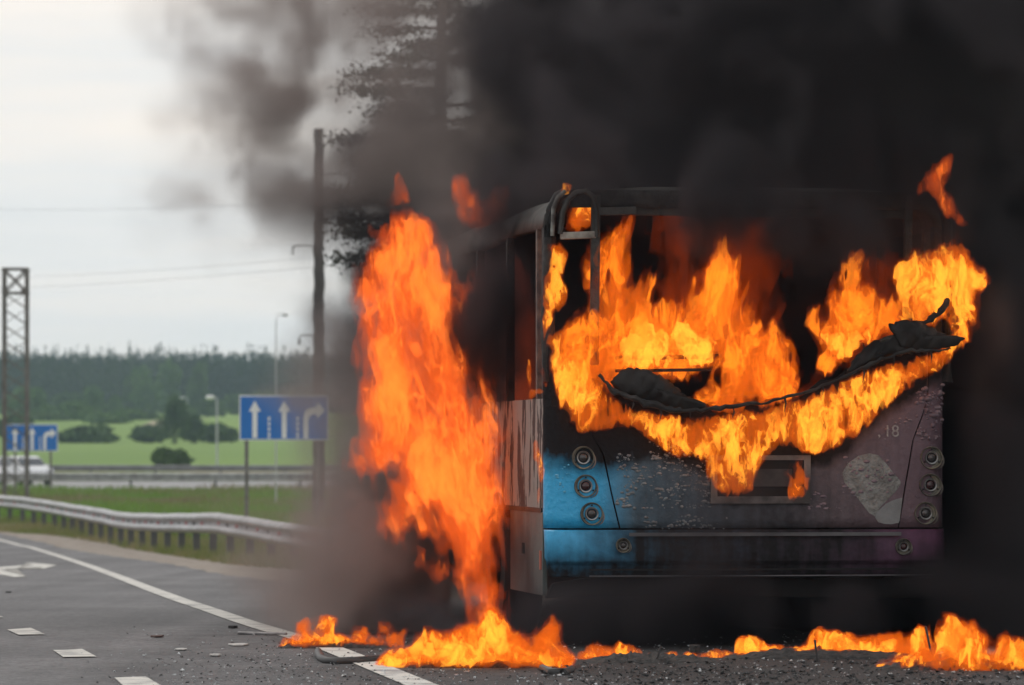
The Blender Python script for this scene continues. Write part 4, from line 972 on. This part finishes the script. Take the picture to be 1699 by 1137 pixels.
def fire(name, label, g, m, hot=None, hot_thr=.55, group='flames of the burning bus'):
    me = field_mesh(name, g); o = link(name, me, None, m); tag(o, label, 'fire', group)
    if hot is not None:
        m2 = field_mesh('bright_core', g, True)
        if m2: link('bright_core', m2, o, hot)
        m3 = field_mesh('flame_fringe', g, False, .4)
        if m3: link('flame_fringe', m3, o, F_fringe)
    return o
def rear_y(off): return lambda x: BY + off + (x - BX) * (ST / CT)

# burning skin of the rear: crowded little flamelets under the sagging trim
low = [(912, 560), (914, 610), (930, 672), (958, 716), (1000, 714), (1030, 708), (1062, 712), (1090, 736), (1130, 756), (1168, 762), (1182, 800), (1215, 830), (1246, 816), (1256, 782), (1278, 750), (1308, 738), (1340, 752), (1380, 744), (1420, 724), (1452, 690), (1480, 662), (1512, 640), (1562, 608), (1602, 566), (1606, 540), (1590, 548), (1560, 582), (1500, 600), (1450, 612), (1400, 636), (1330, 662), (1260, 680), (1200, 690), (1140, 696), (1090, 690), (1040, 676), (1000, 652), (980, 622), (960, 580), (940, 545)]
fire('rear_panel_fire', 'dense band of small bright flames eating the rear panel below the sagging trim', flame_field([low], rear_y(-.115), .065, (.0065, .009, .009), .034, .090, edge=.055, gap=.42, thr=.36, amp=1.05, sheets=.72, fil=.5, seed=1.0, lean=0), F_out, F_hot, .55)
lic = [[(1308, 785), (1318, 760), (1330, 752), (1338, 780), (1345, 800), (1330, 820), (1310, 824)]]
fire('small_fire', 'small separate flame licking beside the number plate recess', flame_field(lic, rear_y(-.12), .05, (.0065, .009, .009), .028, .06, edge=.06, thr=.1, amp=1.0, sheets=.5, seed=2.0), F_out, F_mid)
# tall tongues rising out of the rear window
ton = [(930, 600), (932, 560), (950, 535), (985, 505), (990, 455), (998, 415), (1022, 395), (1045, 358), (1066, 350), (1070, 385), (1052, 420), (1062, 470), (1070, 505), (1100, 520), (1128, 505), (1150, 470), (1172, 435), (1195, 400), (1215, 440), (1232, 478), (1262, 520), (1292, 552), (1305, 590), (1318, 640), (1290, 668), (1230, 680), (1180, 676), (1192, 640), (1188, 612), (1050, 612), (1010, 640), (985, 640), (950, 640)]
fire('window_fire', 'tall orange flame tongues leaping out of the rear window', flame_field([ton], rear_y(.06), .20, (.009, .017, .013), .058, .175, edge=.17, thr=.50, amp=1.25, sheets=.55, seed=3.0, lean=.12, fil=.48), F_out, F_mid)
bar_ = [(1035, 600), (1030, 570), (1060, 545), (1100, 540), (1140, 535), (1175, 545), (1195, 570), (1192, 604), (1120, 608), (1060, 610)]
fire('sill_fire', 'yellow-hot flames burning along the louvre bar of the rear window', flame_field([bar_], rear_y(-.07), .07, (.0075, .011, .010), .036, .07, edge=.07, thr=.15, amp=.9, sheets=.65, seed=4.0, fil=.0), F_out, F_hot)
hrt = [(1378, 592), (1372, 560), (1390, 540), (1415, 512), (1440, 520), (1450, 540), (1440, 565), (1410, 585)]
fire('sill_fire', 'yellow-hot heart of the pointed flame behind the melted panel', flame_field([hrt], rear_y(-.02), .08, (.008, .012, .011), .042, .085, edge=.09, thr=.2, amp=1.0, sheets=.6, seed=33.0, fil=.1), F_out, F_hot)
frt = [(1185, 600), (1230, 560), (1262, 540), (1290, 580), (1312, 620), (1330, 652), (1262, 672), (1200, 680), (1160, 682), (1130, 664), (1150, 655), (1182, 648)]
fire('trim_fire', 'orange flames rising in front of the charred sill from the middle of the sagging trim', flame_field([frt], rear_y(-.13), .075, (.0075, .011, .010), .045, .10, edge=.09, thr=.30, amp=1.0, sheets=.6, fil=.4, seed=31.0), F_out, F_mid, .75)
flt = [(912, 600), (925, 560), (960, 530), (990, 520), (1030, 540), (1040, 600), (1010, 632), (990, 640), (985, 650), (960, 640), (930, 640)]
fire('trim_fire', 'orange flames rising from the blue end of the sagging trim', flame_field([flt], rear_y(-.11), .07, (.0075, .011, .010), .042, .10, edge=.08, thr=.25, amp=1.0, sheets=.6, fil=.4, seed=32.0), F_out, F_mid, .75)
rt = [(1372, 600), (1360, 545), (1368, 500), (1392, 480), (1408, 455), (1421, 418), (1432, 425), (1430, 470), (1450, 495), (1480, 500), (1498, 520), (1500, 548), (1470, 545), (1440, 572), (1410, 592)]
fire('window_fire', 'pointed flame burning behind the melted panel at the purple corner of the bus', flame_field([rt], rear_y(.10), .18, (.0095, .018, .013), .058, .13, edge=.13, thr=.42, amp=1.15, sheets=.5, seed=5.0, lean=.05, fil=.38), F_out, F_mid)
rc = [(1508, 545), (1492, 520), (1500, 490), (1485, 460), (1500, 435), (1530, 425), (1560, 408), (1590, 392), (1604, 384), (1608, 410), (1622, 440), (1630, 470), (1612, 480), (1606, 530), (1600, 560), (1588, 545), (1586, 510), (1572, 490), (1560, 520), (1530, 545)]
fire('corner_fire', 'bright flames wrapped round the purple upper corner of the bus', flame_field([rc], rear_y(-.05), .13, (.0085, .014, .011), .05, .11, edge=.11, thr=.38, amp=1.15, sheets=.6, seed=6.0), F_out, F_hot, .7)
qt = [(938, 392), (932, 372), (938, 350), (955, 340), (972, 332), (984, 345), (978, 372), (968, 392)]
fire('quarter_window_fire', 'flame filling the small arched corner window under the roof', flame_field([qt], rear_y(.16), .09, (.0085, .014, .012), .045, .10, edge=.08, thr=.05, amp=.85, sheets=.5, seed=7.0), F_out, F_hot, .9)
pil = [(906, 405), (930, 400), (940, 420), (934, 455), (944, 480), (936, 505), (920, 518), (908, 545), (900, 590), (905, 640), (896, 620), (898, 560), (908, 515), (905, 470), (912, 440)]
fire('pillar_fire', 'thin ragged flame creeping up the blue corner pillar', flame_field([pil], rear_y(-.03), .05, (.0075, .011, .010), .036, .08, edge=.045, thr=.18, amp=.9, sheets=.6, seed=8.0), F_out, F_hot, .8)
tip = [[(930, 322), (936, 306), (946, 308), (942, 320)]]
fire('roof_corner_fire', 'tiny yellow flame on the roof corner above the arched window', flame_field(tip, rear_y(.02), .03, (.006, .008, .008), .03, .05, edge=.03, thr=-.2, amp=.6, sheets=.4, seed=9.0, pad=.06), F_out, F_hot)
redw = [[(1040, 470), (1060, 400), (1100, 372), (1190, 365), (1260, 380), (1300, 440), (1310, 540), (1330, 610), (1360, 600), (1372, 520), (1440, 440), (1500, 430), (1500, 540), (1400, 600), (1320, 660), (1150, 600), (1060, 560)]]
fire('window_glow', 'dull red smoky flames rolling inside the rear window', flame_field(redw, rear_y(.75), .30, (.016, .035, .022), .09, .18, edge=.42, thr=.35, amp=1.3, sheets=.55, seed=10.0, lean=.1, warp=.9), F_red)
hi_ = [[(1528, 318), (1535, 295), (1552, 275), (1580, 260), (1576, 285), (1560, 305), (1562, 322), (1585, 340), (1600, 372), (1590, 378), (1570, 345), (1545, 322)]]
fire('upper_fire', 'detached dark orange flame floating above the purple corner of the bus', flame_field(hi_, rear_y(-1.0), .09, (.0085, .014, .011), .04, .09, edge=.09, thr=.12, amp=.9, gap=.3, sheets=.45, seed=11.0), F_deep, F_streak)

# the tall column beside the bus
YC = 31.6
colm = [(645, 425), (655, 385), (664, 372), (672, 415), (688, 390), (700, 380), (706, 425), (722, 420), (738, 470), (748, 505), (738, 560), (772, 592), (792, 640), (806, 695), (818, 740), (834, 782), (834, 845), (828, 900), (832, 960), (832, 1030), (815, 1045), (795, 1040), (790, 1000), (762, 962), (738, 930), (704, 892), (692, 858), (662, 884), (640, 868), (652, 830), (645, 792), (604, 786), (580, 765), (590, 735), (606, 700), (598, 660), (612, 628), (600, 600), (591, 540), (600, 478), (622, 440)]
fire('side_fire', 'tall orange-red column of flame roaring beside the blue side of the bus', flame_field([colm], YC, .34, (.0105, .026, .015), .070, .20, edge=.22, thr=.32, gap=.45, amp=1.2, sheets=.5, seed=12.0, pad=.3, lean=-.12, warp=.7, fine=.6, fil=.35), F_deep, F_streak)
wis = [[(655, 345), (652, 315), (664, 292), (680, 300), (676, 335)], [(622, 405), (618, 375), (636, 352), (652, 372), (660, 402)], [(770, 520), (768, 480), (782, 455), (800, 470), (800, 505), (785, 525)], [(690, 905), (712, 915), (735, 960), (700, 940)]]
for i_, (w_, tx) in enumerate(zip(wis, ('highest loose red flame wisp above the tall flame column', 'loose red flame wisp at the top of the tall flame column', 'loose red flame wisp between the tall column and the side windows', 'loose low flame wisp at the foot of the tall column'))):
    fire('flame_wisp', tx, flame_field([w_], YC + .1, .12, (.011, .02, .014), .05, .10, edge=.13, thr=.35, amp=1.25, sheets=.5, seed=13.0 + i_), F_wisp, F_streak)
rfp = [[(756, 310), (775, 302), (800, 325), (822, 312), (838, 298), (856, 305), (850, 335), (858, 348), (830, 362), (800, 376), (780, 378), (768, 345)]]
fire('roof_fire', 'ragged orange flames standing above the roof edge of the bus', flame_field(rfp, 33.6, .2, (.012, .026, .016), .06, .125, edge=.15, thr=.5, amp=1.0, sheets=.5, seed=14.0), F_deep, F_streak)
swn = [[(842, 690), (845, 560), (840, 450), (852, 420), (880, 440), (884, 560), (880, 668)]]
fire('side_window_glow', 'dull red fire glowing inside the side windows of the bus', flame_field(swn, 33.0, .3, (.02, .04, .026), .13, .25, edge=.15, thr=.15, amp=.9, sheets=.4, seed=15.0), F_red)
spk = [[(874, 668), (874, 620), (878, 598), (884, 640), (900, 650), (886, 660), (882, 672)], [(886, 760), (884, 735), (890, 728), (900, 770), (896, 830), (891, 845), (894, 800)]]
for i_, (w_, tx) in enumerate(zip(spk, ('small yellow flame standing on top of the peeling white side panel', 'thin yellow flame running down the peeling white side panel'))):
    fire('panel_edge_fire', tx, flame_field([w_], 29.97, .03, (.006, .009, .009), .03, .06, edge=.035, thr=.0, amp=.7, sheets=.45, seed=16.0 + i_, pad=.06), F_out, F_hot, .5)

# fires on the road
def gfire(label, poly, Y, dep, sc_, seed, thr=-.02, hot=.62):
    return fire('road_fire', label, flame_field([poly], Y, dep, (.0075, .018, .009), .045 * sc_, .085 * sc_, edge=.075 * sc_, thr=thr, amp=1.0, sheets=.55, gap=.5, seed=seed), F_out, F_hot, hot, 'fires burning on the road')
gfire('low fire on the road at the tip of the white edge line', [(464, 1080), (470, 1062), (495, 1055), (496, 1035), (512, 1030), (514, 1052), (530, 1050), (540, 1030), (550, 1032), (552, 1055), (585, 1062), (590, 1048), (605, 1045), (612, 1062), (626, 1060), (632, 1030), (646, 1030), (652, 1045), (668, 1052), (668, 1072), (640, 1076), (560, 1081)], 29.6, .15, 1.0, 21)
gfire('broad yellow fire on the road between the bent strip and the bus', [(636, 1112), (650, 1092), (690, 1078), (705, 1058), (735, 1065), (770, 1045), (800, 1040), (815, 1015), (830, 1032), (848, 1048), (880, 1062), (900, 1045), (915, 1030), (924, 1040), (920, 1072), (944, 1092), (936, 1116), (880, 1116), (850, 1126), (820, 1124), (760, 1118), (700, 1116), (655, 1122)], 27.0, .28, 1.25, 22)
gfire('thin low fire on the road under the blue corner of the bus', [(958, 1098), (965, 1080), (990, 1072), (1020, 1080), (1030, 1074), (1055, 1085), (1052, 1100), (1025, 1104), (985, 1102)], 27.9, .10, .8, 23, -.4)
gfire('smallest fire on the road, a few flickers under the middle of the bus', [(1068, 1098), (1080, 1092), (1100, 1095), (1118, 1088), (1122, 1098), (1095, 1101)], 28.0, .06, .6, 24, -.6)
gfire('faint low line of fire on the road where the blue and purple halves meet', [(1130, 1100), (1140, 1088), (1160, 1092), (1190, 1084), (1215, 1090), (1240, 1080), (1245, 1096), (1200, 1101)], 28.1, .06, .6, 27, -.55)
gfire('long low fire on the road under the purple half of the bus', [(1232, 1090), (1234, 1068), (1250, 1066), (1270, 1080), (1300, 1085), (1345, 1078), (1360, 1052), (1400, 1062), (1440, 1060), (1480, 1055), (1520, 1060), (1530, 1044), (1545, 1070), (1530, 1095), (1470, 1108), (1400, 1100), (1330, 1096)], 28.2, .16, .95, 25, -.35)
gfire('bright fire on the road beyond the purple corner of the bus', [(1470, 1110), (1500, 1095), (1560, 1085), (1570, 1050), (1575, 1025), (1590, 1040), (1608, 1038), (1615, 1050), (1632, 1060), (1636, 1090), (1660, 1085), (1668, 1062), (1690, 1068), (1720, 1090), (1720, 1124), (1640, 1128), (1580, 1132), (1578, 1118), (1510, 1112)], 26.6, .22, 1.2, 26)
print('fire triangles', TRI[0])
# ================================================================== SMOKE
NZS = Noise(77, 40)
def smoke_grid(name, label, lo, hi, vox, blobs, col, aniso, seed, contrast=1.6, floor=.15, scale=1.1, tlo=.22, thi=.5):
    """one body of smoke: soft billows (photo-pixel centre and radii at distance Y0, depth radius, optical depth) broken up by turbulence"""
    lo = np.array(lo, np.float32); hi = np.array(hi, np.float32); n = np.maximum(2, np.round((hi - lo) / vox).astype(int)); nx, ny, nz = [int(q) for q in n]
    ax = [np.linspace(lo[i], hi[i], n[i], dtype=np.float32) for i in range(3)]
    X, Y, Z = np.meshgrid(*ax, indexing='ij')
    wx = NZS.fbm(X / .9 + seed, Y / 2.2, Z / .9, 3) - .5; wz = NZS.fbm(X / .9 + 17 + seed, Y / 2.2 + 5, Z / .9, 3) - .5
    Xw, Zw = X + wx * 1.3, Z + wz * 1.3
    D = np.zeros(X.shape, np.float32)
    for (x, y, rx, ry, Y0, dY, tau) in blobs:
        c = px(x, y, Y0); a = rx / FPX * Y0; b = ry / FPX * Y0
        q = ((Xw - c.x) / a) ** 2 + ((Zw - c.z) / b) ** 2 + ((Y - Y0) / dY) ** 2
        D += (tau / (dY * 1.5)) * np.exp(-np.minimum(q, 20) * 1.1) * np.clip((3.4 - q), 0, 1)
    xq, zq, yq = X + wx * 1.1, Z + wz * 1.1, Y / 2.6
    t = 0; am = 1.0; tot = 0
    for k in range(4):                                     # billowing, cauliflower-like turbulence
        f = 2.0 ** k / scale; t = t + am * np.abs(NZS(xq * f + 3 + seed + 5 * k, yq * f, zq * f + .2) * 2 - 1); tot += am; am *= .58
    t = t / tot
    tt = np.clip((t - tlo) / (thi - tlo), 0, 1); D *= floor + contrast * tt * tt * (3 - 2 * tt)
    D[Z < .03] *= .3
    e = 2; D[:e] = 0; D[-e:] = 0; D[:, :e] = 0; D[:, -e:] = 0; D[:, :, :1] = 0; D[:, :, -e:] = 0
    D[D < .004] = 0
    me = bpy.data.meshes.new(name); me.vertices.add(D.size); at = me.attributes.new('soot', 'FLOAT', 'POINT'); at.data.foreach_set('value', D.ravel())
    m = bpy.data.materials.new(name + '_soot'); m.use_nodes = True; tr = m.node_tree; tr.nodes.clear(); o_ = tr.nodes.new('ShaderNodeOutputMaterial'); pv = tr.nodes.new('ShaderNodeVolumePrincipled')
    pv.inputs['Color'].default_value = (*col, 1); pv.inputs['Density'].default_value = 1.0; pv.inputs['Density Attribute'].default_value = 'density'; pv.inputs['Anisotropy'].default_value = aniso
    tr.links.new(pv.outputs[0], o_.inputs['Volume'])
    try: m.cycles.volume_step_rate = 1.8
    except Exception: pass
    ng = bpy.data.node_groups.new(name, 'GeometryNodeTree'); ng.interface.new_socket('Geometry', in_out='INPUT', socket_type='NodeSocketGeometry'); ng.interface.new_socket('Geometry', in_out='OUTPUT', socket_type='NodeSocketGeometry')
    gi = ng.nodes.new('NodeGroupInput'); go = ng.nodes.new('NodeGroupOutput'); vc = ng.nodes.new('GeometryNodeVolumeCube'); sm = ng.nodes.new('GeometryNodeSetMaterial'); sm.inputs['Material'].default_value = m
    vc.inputs['Min'].default_value = tuple(lo); vc.inputs['Max'].default_value = tuple(hi)
    for k, q in zip(('Resolution X', 'Resolution Y', 'Resolution Z'), (nx, ny, nz)): vc.inputs[k].default_value = q
    si = ng.nodes.new('GeometryNodeSampleIndex'); si.data_type = 'FLOAT'; si.domain = 'POINT'; si.clamp = True
    na = ng.nodes.new('GeometryNodeInputNamedAttribute'); na.data_type = 'FLOAT'; na.inputs['Name'].default_value = 'soot'
    ps = ng.nodes.new('GeometryNodeInputPosition'); sp = ng.nodes.new('ShaderNodeSeparateXYZ'); ng.links.new(ps.outputs[0], sp.inputs[0])
    def ma(op, a, b):
        k = ng.nodes.new('ShaderNodeMath'); k.operation = op
        for i, q in enumerate((a, b)):
            if isinstance(q, (int, float)): k.inputs[i].default_value = q
            elif q is not None: ng.links.new(q, k.inputs[i])
        return k.outputs[0]
    ii = []
    for i in range(3):
        d = float((hi[i] - lo[i]) / (n[i] - 1)); q = ma('ROUND', ma('DIVIDE', ma('SUBTRACT', sp.outputs[i], float(lo[i])), d), None); ii.append(ma('MINIMUM', ma('MAXIMUM', q, 0.0), float(n[i] - 1)))
    ix = ma('ADD', ma('MULTIPLY', ma('ADD', ma('MULTIPLY', ii[0], float(ny)), ii[1]), float(nz)), ii[2])
    ng.links.new(gi.outputs[0], si.inputs['Geometry']); ng.links.new(na.outputs[0], si.inputs['Value']); ng.links.new(ix, si.inputs['Index'])
    ng.links.new(si.outputs['Value'], vc.inputs['Density']); ng.links.new(vc.outputs[0], sm.inputs[0]); ng.links.new(sm.outputs[0], go.inputs[0])
    ob = link(name, me, None, m); md = ob.modifiers.new('volume', 'NODES'); md.node_group = ng
    tag(ob, label, 'smoke', kind='stuff')
    return ob
DARK = [
 (868, 460, 48, 120, 31.6, .6, 3.2), (855, 780, 30, 110, 30.9, .4, .5), (840, 600, 40, 110, 32.2, .6, 1.6), (790, 520, 60, 130, 34.0, .8, 2.2),
 (1370, 60, 340, 250, 34.5, 3.2, 12), (1720, 420, 260, 400, 36.5, 2.6, 12), (990, 90, 120, 190, 35, 2.0, 5), (1380, -260, 400, 260, 35, 3.6, 10),
 (1390, 150, 300, 150, 30.2, 1.0, 6.0), (1430, 320, 130, 60, 29.9, .6, 1.4), (1290, 335, 220, 55, 29.5, .4, 2.2), (1690, 900, 150, 280, 33.5, 1.5, 9),
 (1250, 560, 430, 430, 41, 2.6, 12), (1260, 470, 330, 150, 32.6, 1.5, 5), (960, 560, 110, 230, 38, 2.0, 6),
 (850, 310, 85, 190, 39.5, 1.6, 5), (760, 230, 75, 130, 39, 1.4, 2.4), (600, 430, 48, 75, 37, 1.0, 2.6), (720, 460, 95, 170, 37.5, 1.3, 3.6),
 (1700, 830, 110, 330, 30.8, .9, 3.0), (1270, 1005, 400, 40, 29.7, .4, .7), (1250, 900, 220, 90, 29.35, .3, .10),
 (1250, 1030, 480, 60, 34, 3.0, 9), (1250, 1010, 400, 45, 30.6, .5, 2.0),
]
BROWN = [
 (670, 130, 190, 130, 38.0, 1.2, 1.0),
 (540, 700, 32, 110, 36, 1.0, 1.7),
 (760, 700, 120, 300, 34.2, 1.3, 3.6), (630, 780, 80, 210, 33.6, 1.1, 3.0), (570, 930, 105, 90, 32.2, .9, 2.2), (720, 950, 130, 90, 33.0, .7, 3.0), (565, 670, 48, 130, 34, 1.1, 1.3), (800, 900, 90, 140, 32.9, .5, 1.1), (500, 985, 60, 40, 31.0, .6, .8),
 (430, 10, 130, 65, 37, 1.4, 2.2), (600, 50, 150, 80, 37, 1.5, 2.4), (470, 190, 150, 110, 37.5, 1.5, 1.0), (330, 290, 90, 100, 37.5, 1.2, .9), (750, 80, 140, 110, 36, 1.6, 2.2), (530, 290, 110, 90, 37, 1.2, .8), (360, 400, 90, 60, 38, 1.2, .3), (660, 240, 110, 90, 36.5, 1.2, .6),
 (1630, 660, 45, 150, 30.5, .6, .55),
]
smoke_grid('smoke', 'thick black smoke billowing over and behind the burning bus', (-2.8, 28.4, -.05), (7.0, 44.6, 7.2), .09, DARK, (.092, .083, .090), .2, 1.0, contrast=6.0, floor=.22, scale=1.05, tlo=.26, thi=.44)
smoke_grid('smoke', 'thin brown smoke drifting from the flame column across the pale sky', (-3.8, 29.6, -.05), (4.2, 40.0, 5.8), .08, BROWN, (.42, .355, .335), .25, 9.0, contrast=3.8, floor=.25, scale=.85, tlo=.26, thi=.5)
# ================================================================== DEBRIS ON THE ROAD
M_soot = mat('charred_lump', (.012, .011, .011), .9, var=(.04, .036, .034), scale=18, bump=.8, bscale=40, detail=8)
def mound(label, x, y, wpx, hpx, Y, seed, deep=.25):
    r = np.random.default_rng(seed); c = px(x, y, Y); W = wpx / FPX * Y / 2; Hh = hpx / FPX * Y; nu, nv = 40, 14; vs = []; fs = []
    for j in range(nv + 1):
        for i in range(nu + 1):
            a = i / nu * 2 - 1; b = j / nv * 2 - 1; e_ = max(0, 1 - a * a) ** .6 * max(0, 1 - b * b) ** .6
            n1 = NZ1(np.array([a * 9 + seed]), np.array([b * 5.]), np.array([.5]))[0]; n2 = NZ1(np.array([a * 24 + seed]), np.array([b * 12.]), np.array([2.5]))[0]
            vs.append((W * a, deep * b + .03 * (n1 - .5), Hh * e_ * (.35 + .9 * n1) * (.6 + .8 * n2) - .006))
    for j in range(nv):
        for i in range(nu): p = j * (nu + 1) + i; fs.append((p, p + 1, p + nu + 2, p + nu + 1))
    me = bpy.data.meshes.new('charred_debris'); me.from_pydata(vs, [], fs); me.update()
    o = link('charred_debris', me, None, M_soot); o.location = (c.x, Y, .026); tag(o, label, 'debris', 'charred heaps under the road fires')
    return o
mound('thin charred heap under the low fire by the white edge line', 555, 1078, 190, 14, 29.7, 1)
mound('long charred heap under the broad yellow fire', 790, 1116, 290, 16, 27.0, 2)
mound('flat charred heap under the blue corner of the bus', 1080, 1104, 220, 16, 27.6, 3)
mound('long charred heap under the purple half of the bus', 1360, 1100, 330, 18, 28.1, 4)
mound('charred heap under the bright fire beyond the purple corner', 1580, 1118, 280, 22, 26.7, 5)
random.seed(12)
def strip(name, label, pts, r, m, cat='debris', flat=.35):
    P = [gnd(*p) for p in pts]; mb = MB().tube([(p.x - P[0].x, p.y - P[0].y, (p.z + .03 + r * flat)) for p in P], r, 8)
    mb.v = [(a, b, .03 + (c - .03) * 1.0) for a, b, c in mb.v]
    o = mb.build(name, m, None, smooth=50); o.location = (P[0].x, P[0].y, 0); tag(o, label, cat); return o
M_rub = mat('black_rubber', (.02, .019, .019), .55, var=(.05, .045, .045), scale=10)
strip('bent_rubber_strip', 'bent black rubber strip with a hooked end beside the broad yellow fire', [(528, 1092), (529, 1098), (533, 1104), (542, 1108), (560, 1109), (590, 1108), (640, 1104)], .024, M_rub)
strip('metal_strip', 'flat grey metal strip lying across the tip of the white edge line', [(396, 1059), (430, 1060), (475, 1061)], .012, mat('grey_scrap', (.30, .29, .29), .5, .3, var=(.12, .11, .11), scale=9))
strip('hose_piece', 'short curled black hose on the road at the edge of the broad yellow fire', [(900, 1120), (915, 1127), (935, 1128), (948, 1122)], .022, M_rub)
def chip(label, x, y, s, m, seed, hgt=.02):
    r = np.random.default_rng(seed); c = gnd(x, y); n = 7; pts = [(s * (.6 + .6 * r.random()) * math.cos(k * .9), s * (.5 + .7 * r.random()) * 2.2 * math.sin(k * .9)) for k in range(n)]
    o = MB().prism(pts, 0, hgt, 'z').build('scrap_piece', m, None, bevel=.003); o.location = (c.x, c.y, c.z + .028); tag(o, label, 'debris', 'scraps lying on the road')
M_pale = mat('pale_scrap', (.55, .53, .50), .6, var=(.35, .33, .31), scale=14); M_brn = mat('brown_scrap', (.10, .055, .045), .7)
chip('pale flat scrap on the road below the grey metal strip', 396, 1078, .07, M_pale, 1, .008); chip('pale flat scrap on the road near the lane dashes', 300, 1086, .05, M_pale, 2, .008)
chip('brown leaf-like scrap on the road between the dashes and the metal strip', 262, 1064, .05, M_brn, 3, .012); chip('small black lump on the road above the grey metal strip', 386, 1049, .03, M_soot, 4, .018)
chip('pale scrap on the road short of the low fire', 356, 1096, .04, M_pale, 5, .01); chip('black lump on the road under the middle of the bus', 1153, 1092, .035, M_soot, 6, .05)
chip('small black lump on the empty asphalt beside the painted arrow', 14, 988, .03, M_soot, 7, .012)
def crumbs(name, label, n, region, size, m, seed, fall):
    r = np.random.default_rng(seed); V = []; F = []; k = 0
    while k < n:
        x = region[0] + (region[2] - region[0]) * r.random(); y = region[1] + (region[3] - region[1]) * r.random() ** .8
        if r.random() > fall(x, y): continue
        p = gnd(x, y); s = size * (.25 + r.random() ** 2.5 * 1.6); b0 = len(V); q = r.normal(size=(4, 3)); q /= np.linalg.norm(q, axis=1)[:, None]
        q[:, 2] = np.abs(q[:, 2]) * .8; q[:, 1] *= 1.6; q[3, 2] = 0
        V += [(p.x + s * a[0], p.y + s * a[1], p.z + .027 + s * a[2]) for a in q]; F += [(b0, b0 + 1, b0 + 2), (b0, b0 + 2, b0 + 3), (b0, b0 + 3, b0 + 1), (b0 + 1, b0 + 3, b0 + 2)]; k += 1
    o = link(name, fast_mesh(name, V, F), None, m); tag(o, label, 'debris', kind='stuff')
f1 = lambda x, y: min(1, max(.0, (x - 120) / 380) * max(0, (y - 1030) / 70)) if x < 700 else .8
crumbs('glass_debris', 'glittering crumbs of broken window glass strewn over the asphalt', 2600, (120, 1040, 1699, 1150), .010, mat('glass_crumb', (.55, .57, .58), .15, spec=.9), 1, f1)
crumbs('charcoal_debris', 'black crumbs of burnt plastic strewn over the asphalt', 3800, (100, 1035, 1699, 1150), .0085, M_soot, 2, f1)
crumbs('gravel_debris', 'dark stones and ash scattered along the road below the bus', 1700, (900, 1098, 1699, 1150), .015, mat('ash_stone', (.05, .048, .048), .9, var=(.02, .02, .02), scale=30), 3, lambda x, y: 1)
for i, q in enumerate((((1536, 1040), (1543, 1075), (1552, 1104)), ((1352, 1062), (1356, 1098)), ((1097, 1072), (1092, 1088), (1086, 1098)))):
    P = [px(x, y, 27.4) for x, y in q]; P[-1].z = .03
    o = MB().tube([p - Vector((P[-1].x, 27.4, 0)) for p in P], .007, 6).build('burnt_wire', M_rub, None); o.location = (P[-1].x, 27.4, 0); tag(o, ['longest burnt wire sticking up out of the bright road fire', 'burnt wire sticking up in the long low road fire', 'thin burnt wire curling up from the flat heap under the blue corner'][i], 'wire')
# ================================================================== AIR
hb = MB().box((0, 1130, 18), (1140, 2340, 44)); hz_me = hb.mesh('haze'); hm = bpy.data.materials.new('haze'); hm.use_nodes = True; t = hm.node_tree; t.nodes.clear()
ho = t.nodes.new('ShaderNodeOutputMaterial'); hv = t.nodes.new('ShaderNodeVolumePrincipled'); hv.inputs['Color'].default_value = (.66, .84, 1.0, 1); hv.inputs['Density'].default_value = .00020; hv.inputs['Anisotropy'].default_value = .0
t.links.new(hv.outputs[0], ho.inputs['Volume'])
o = link('haze', hz_me, None, hm); tag(o, 'thin pale haze lying over the far fields and forest', 'haze', kind='stuff')
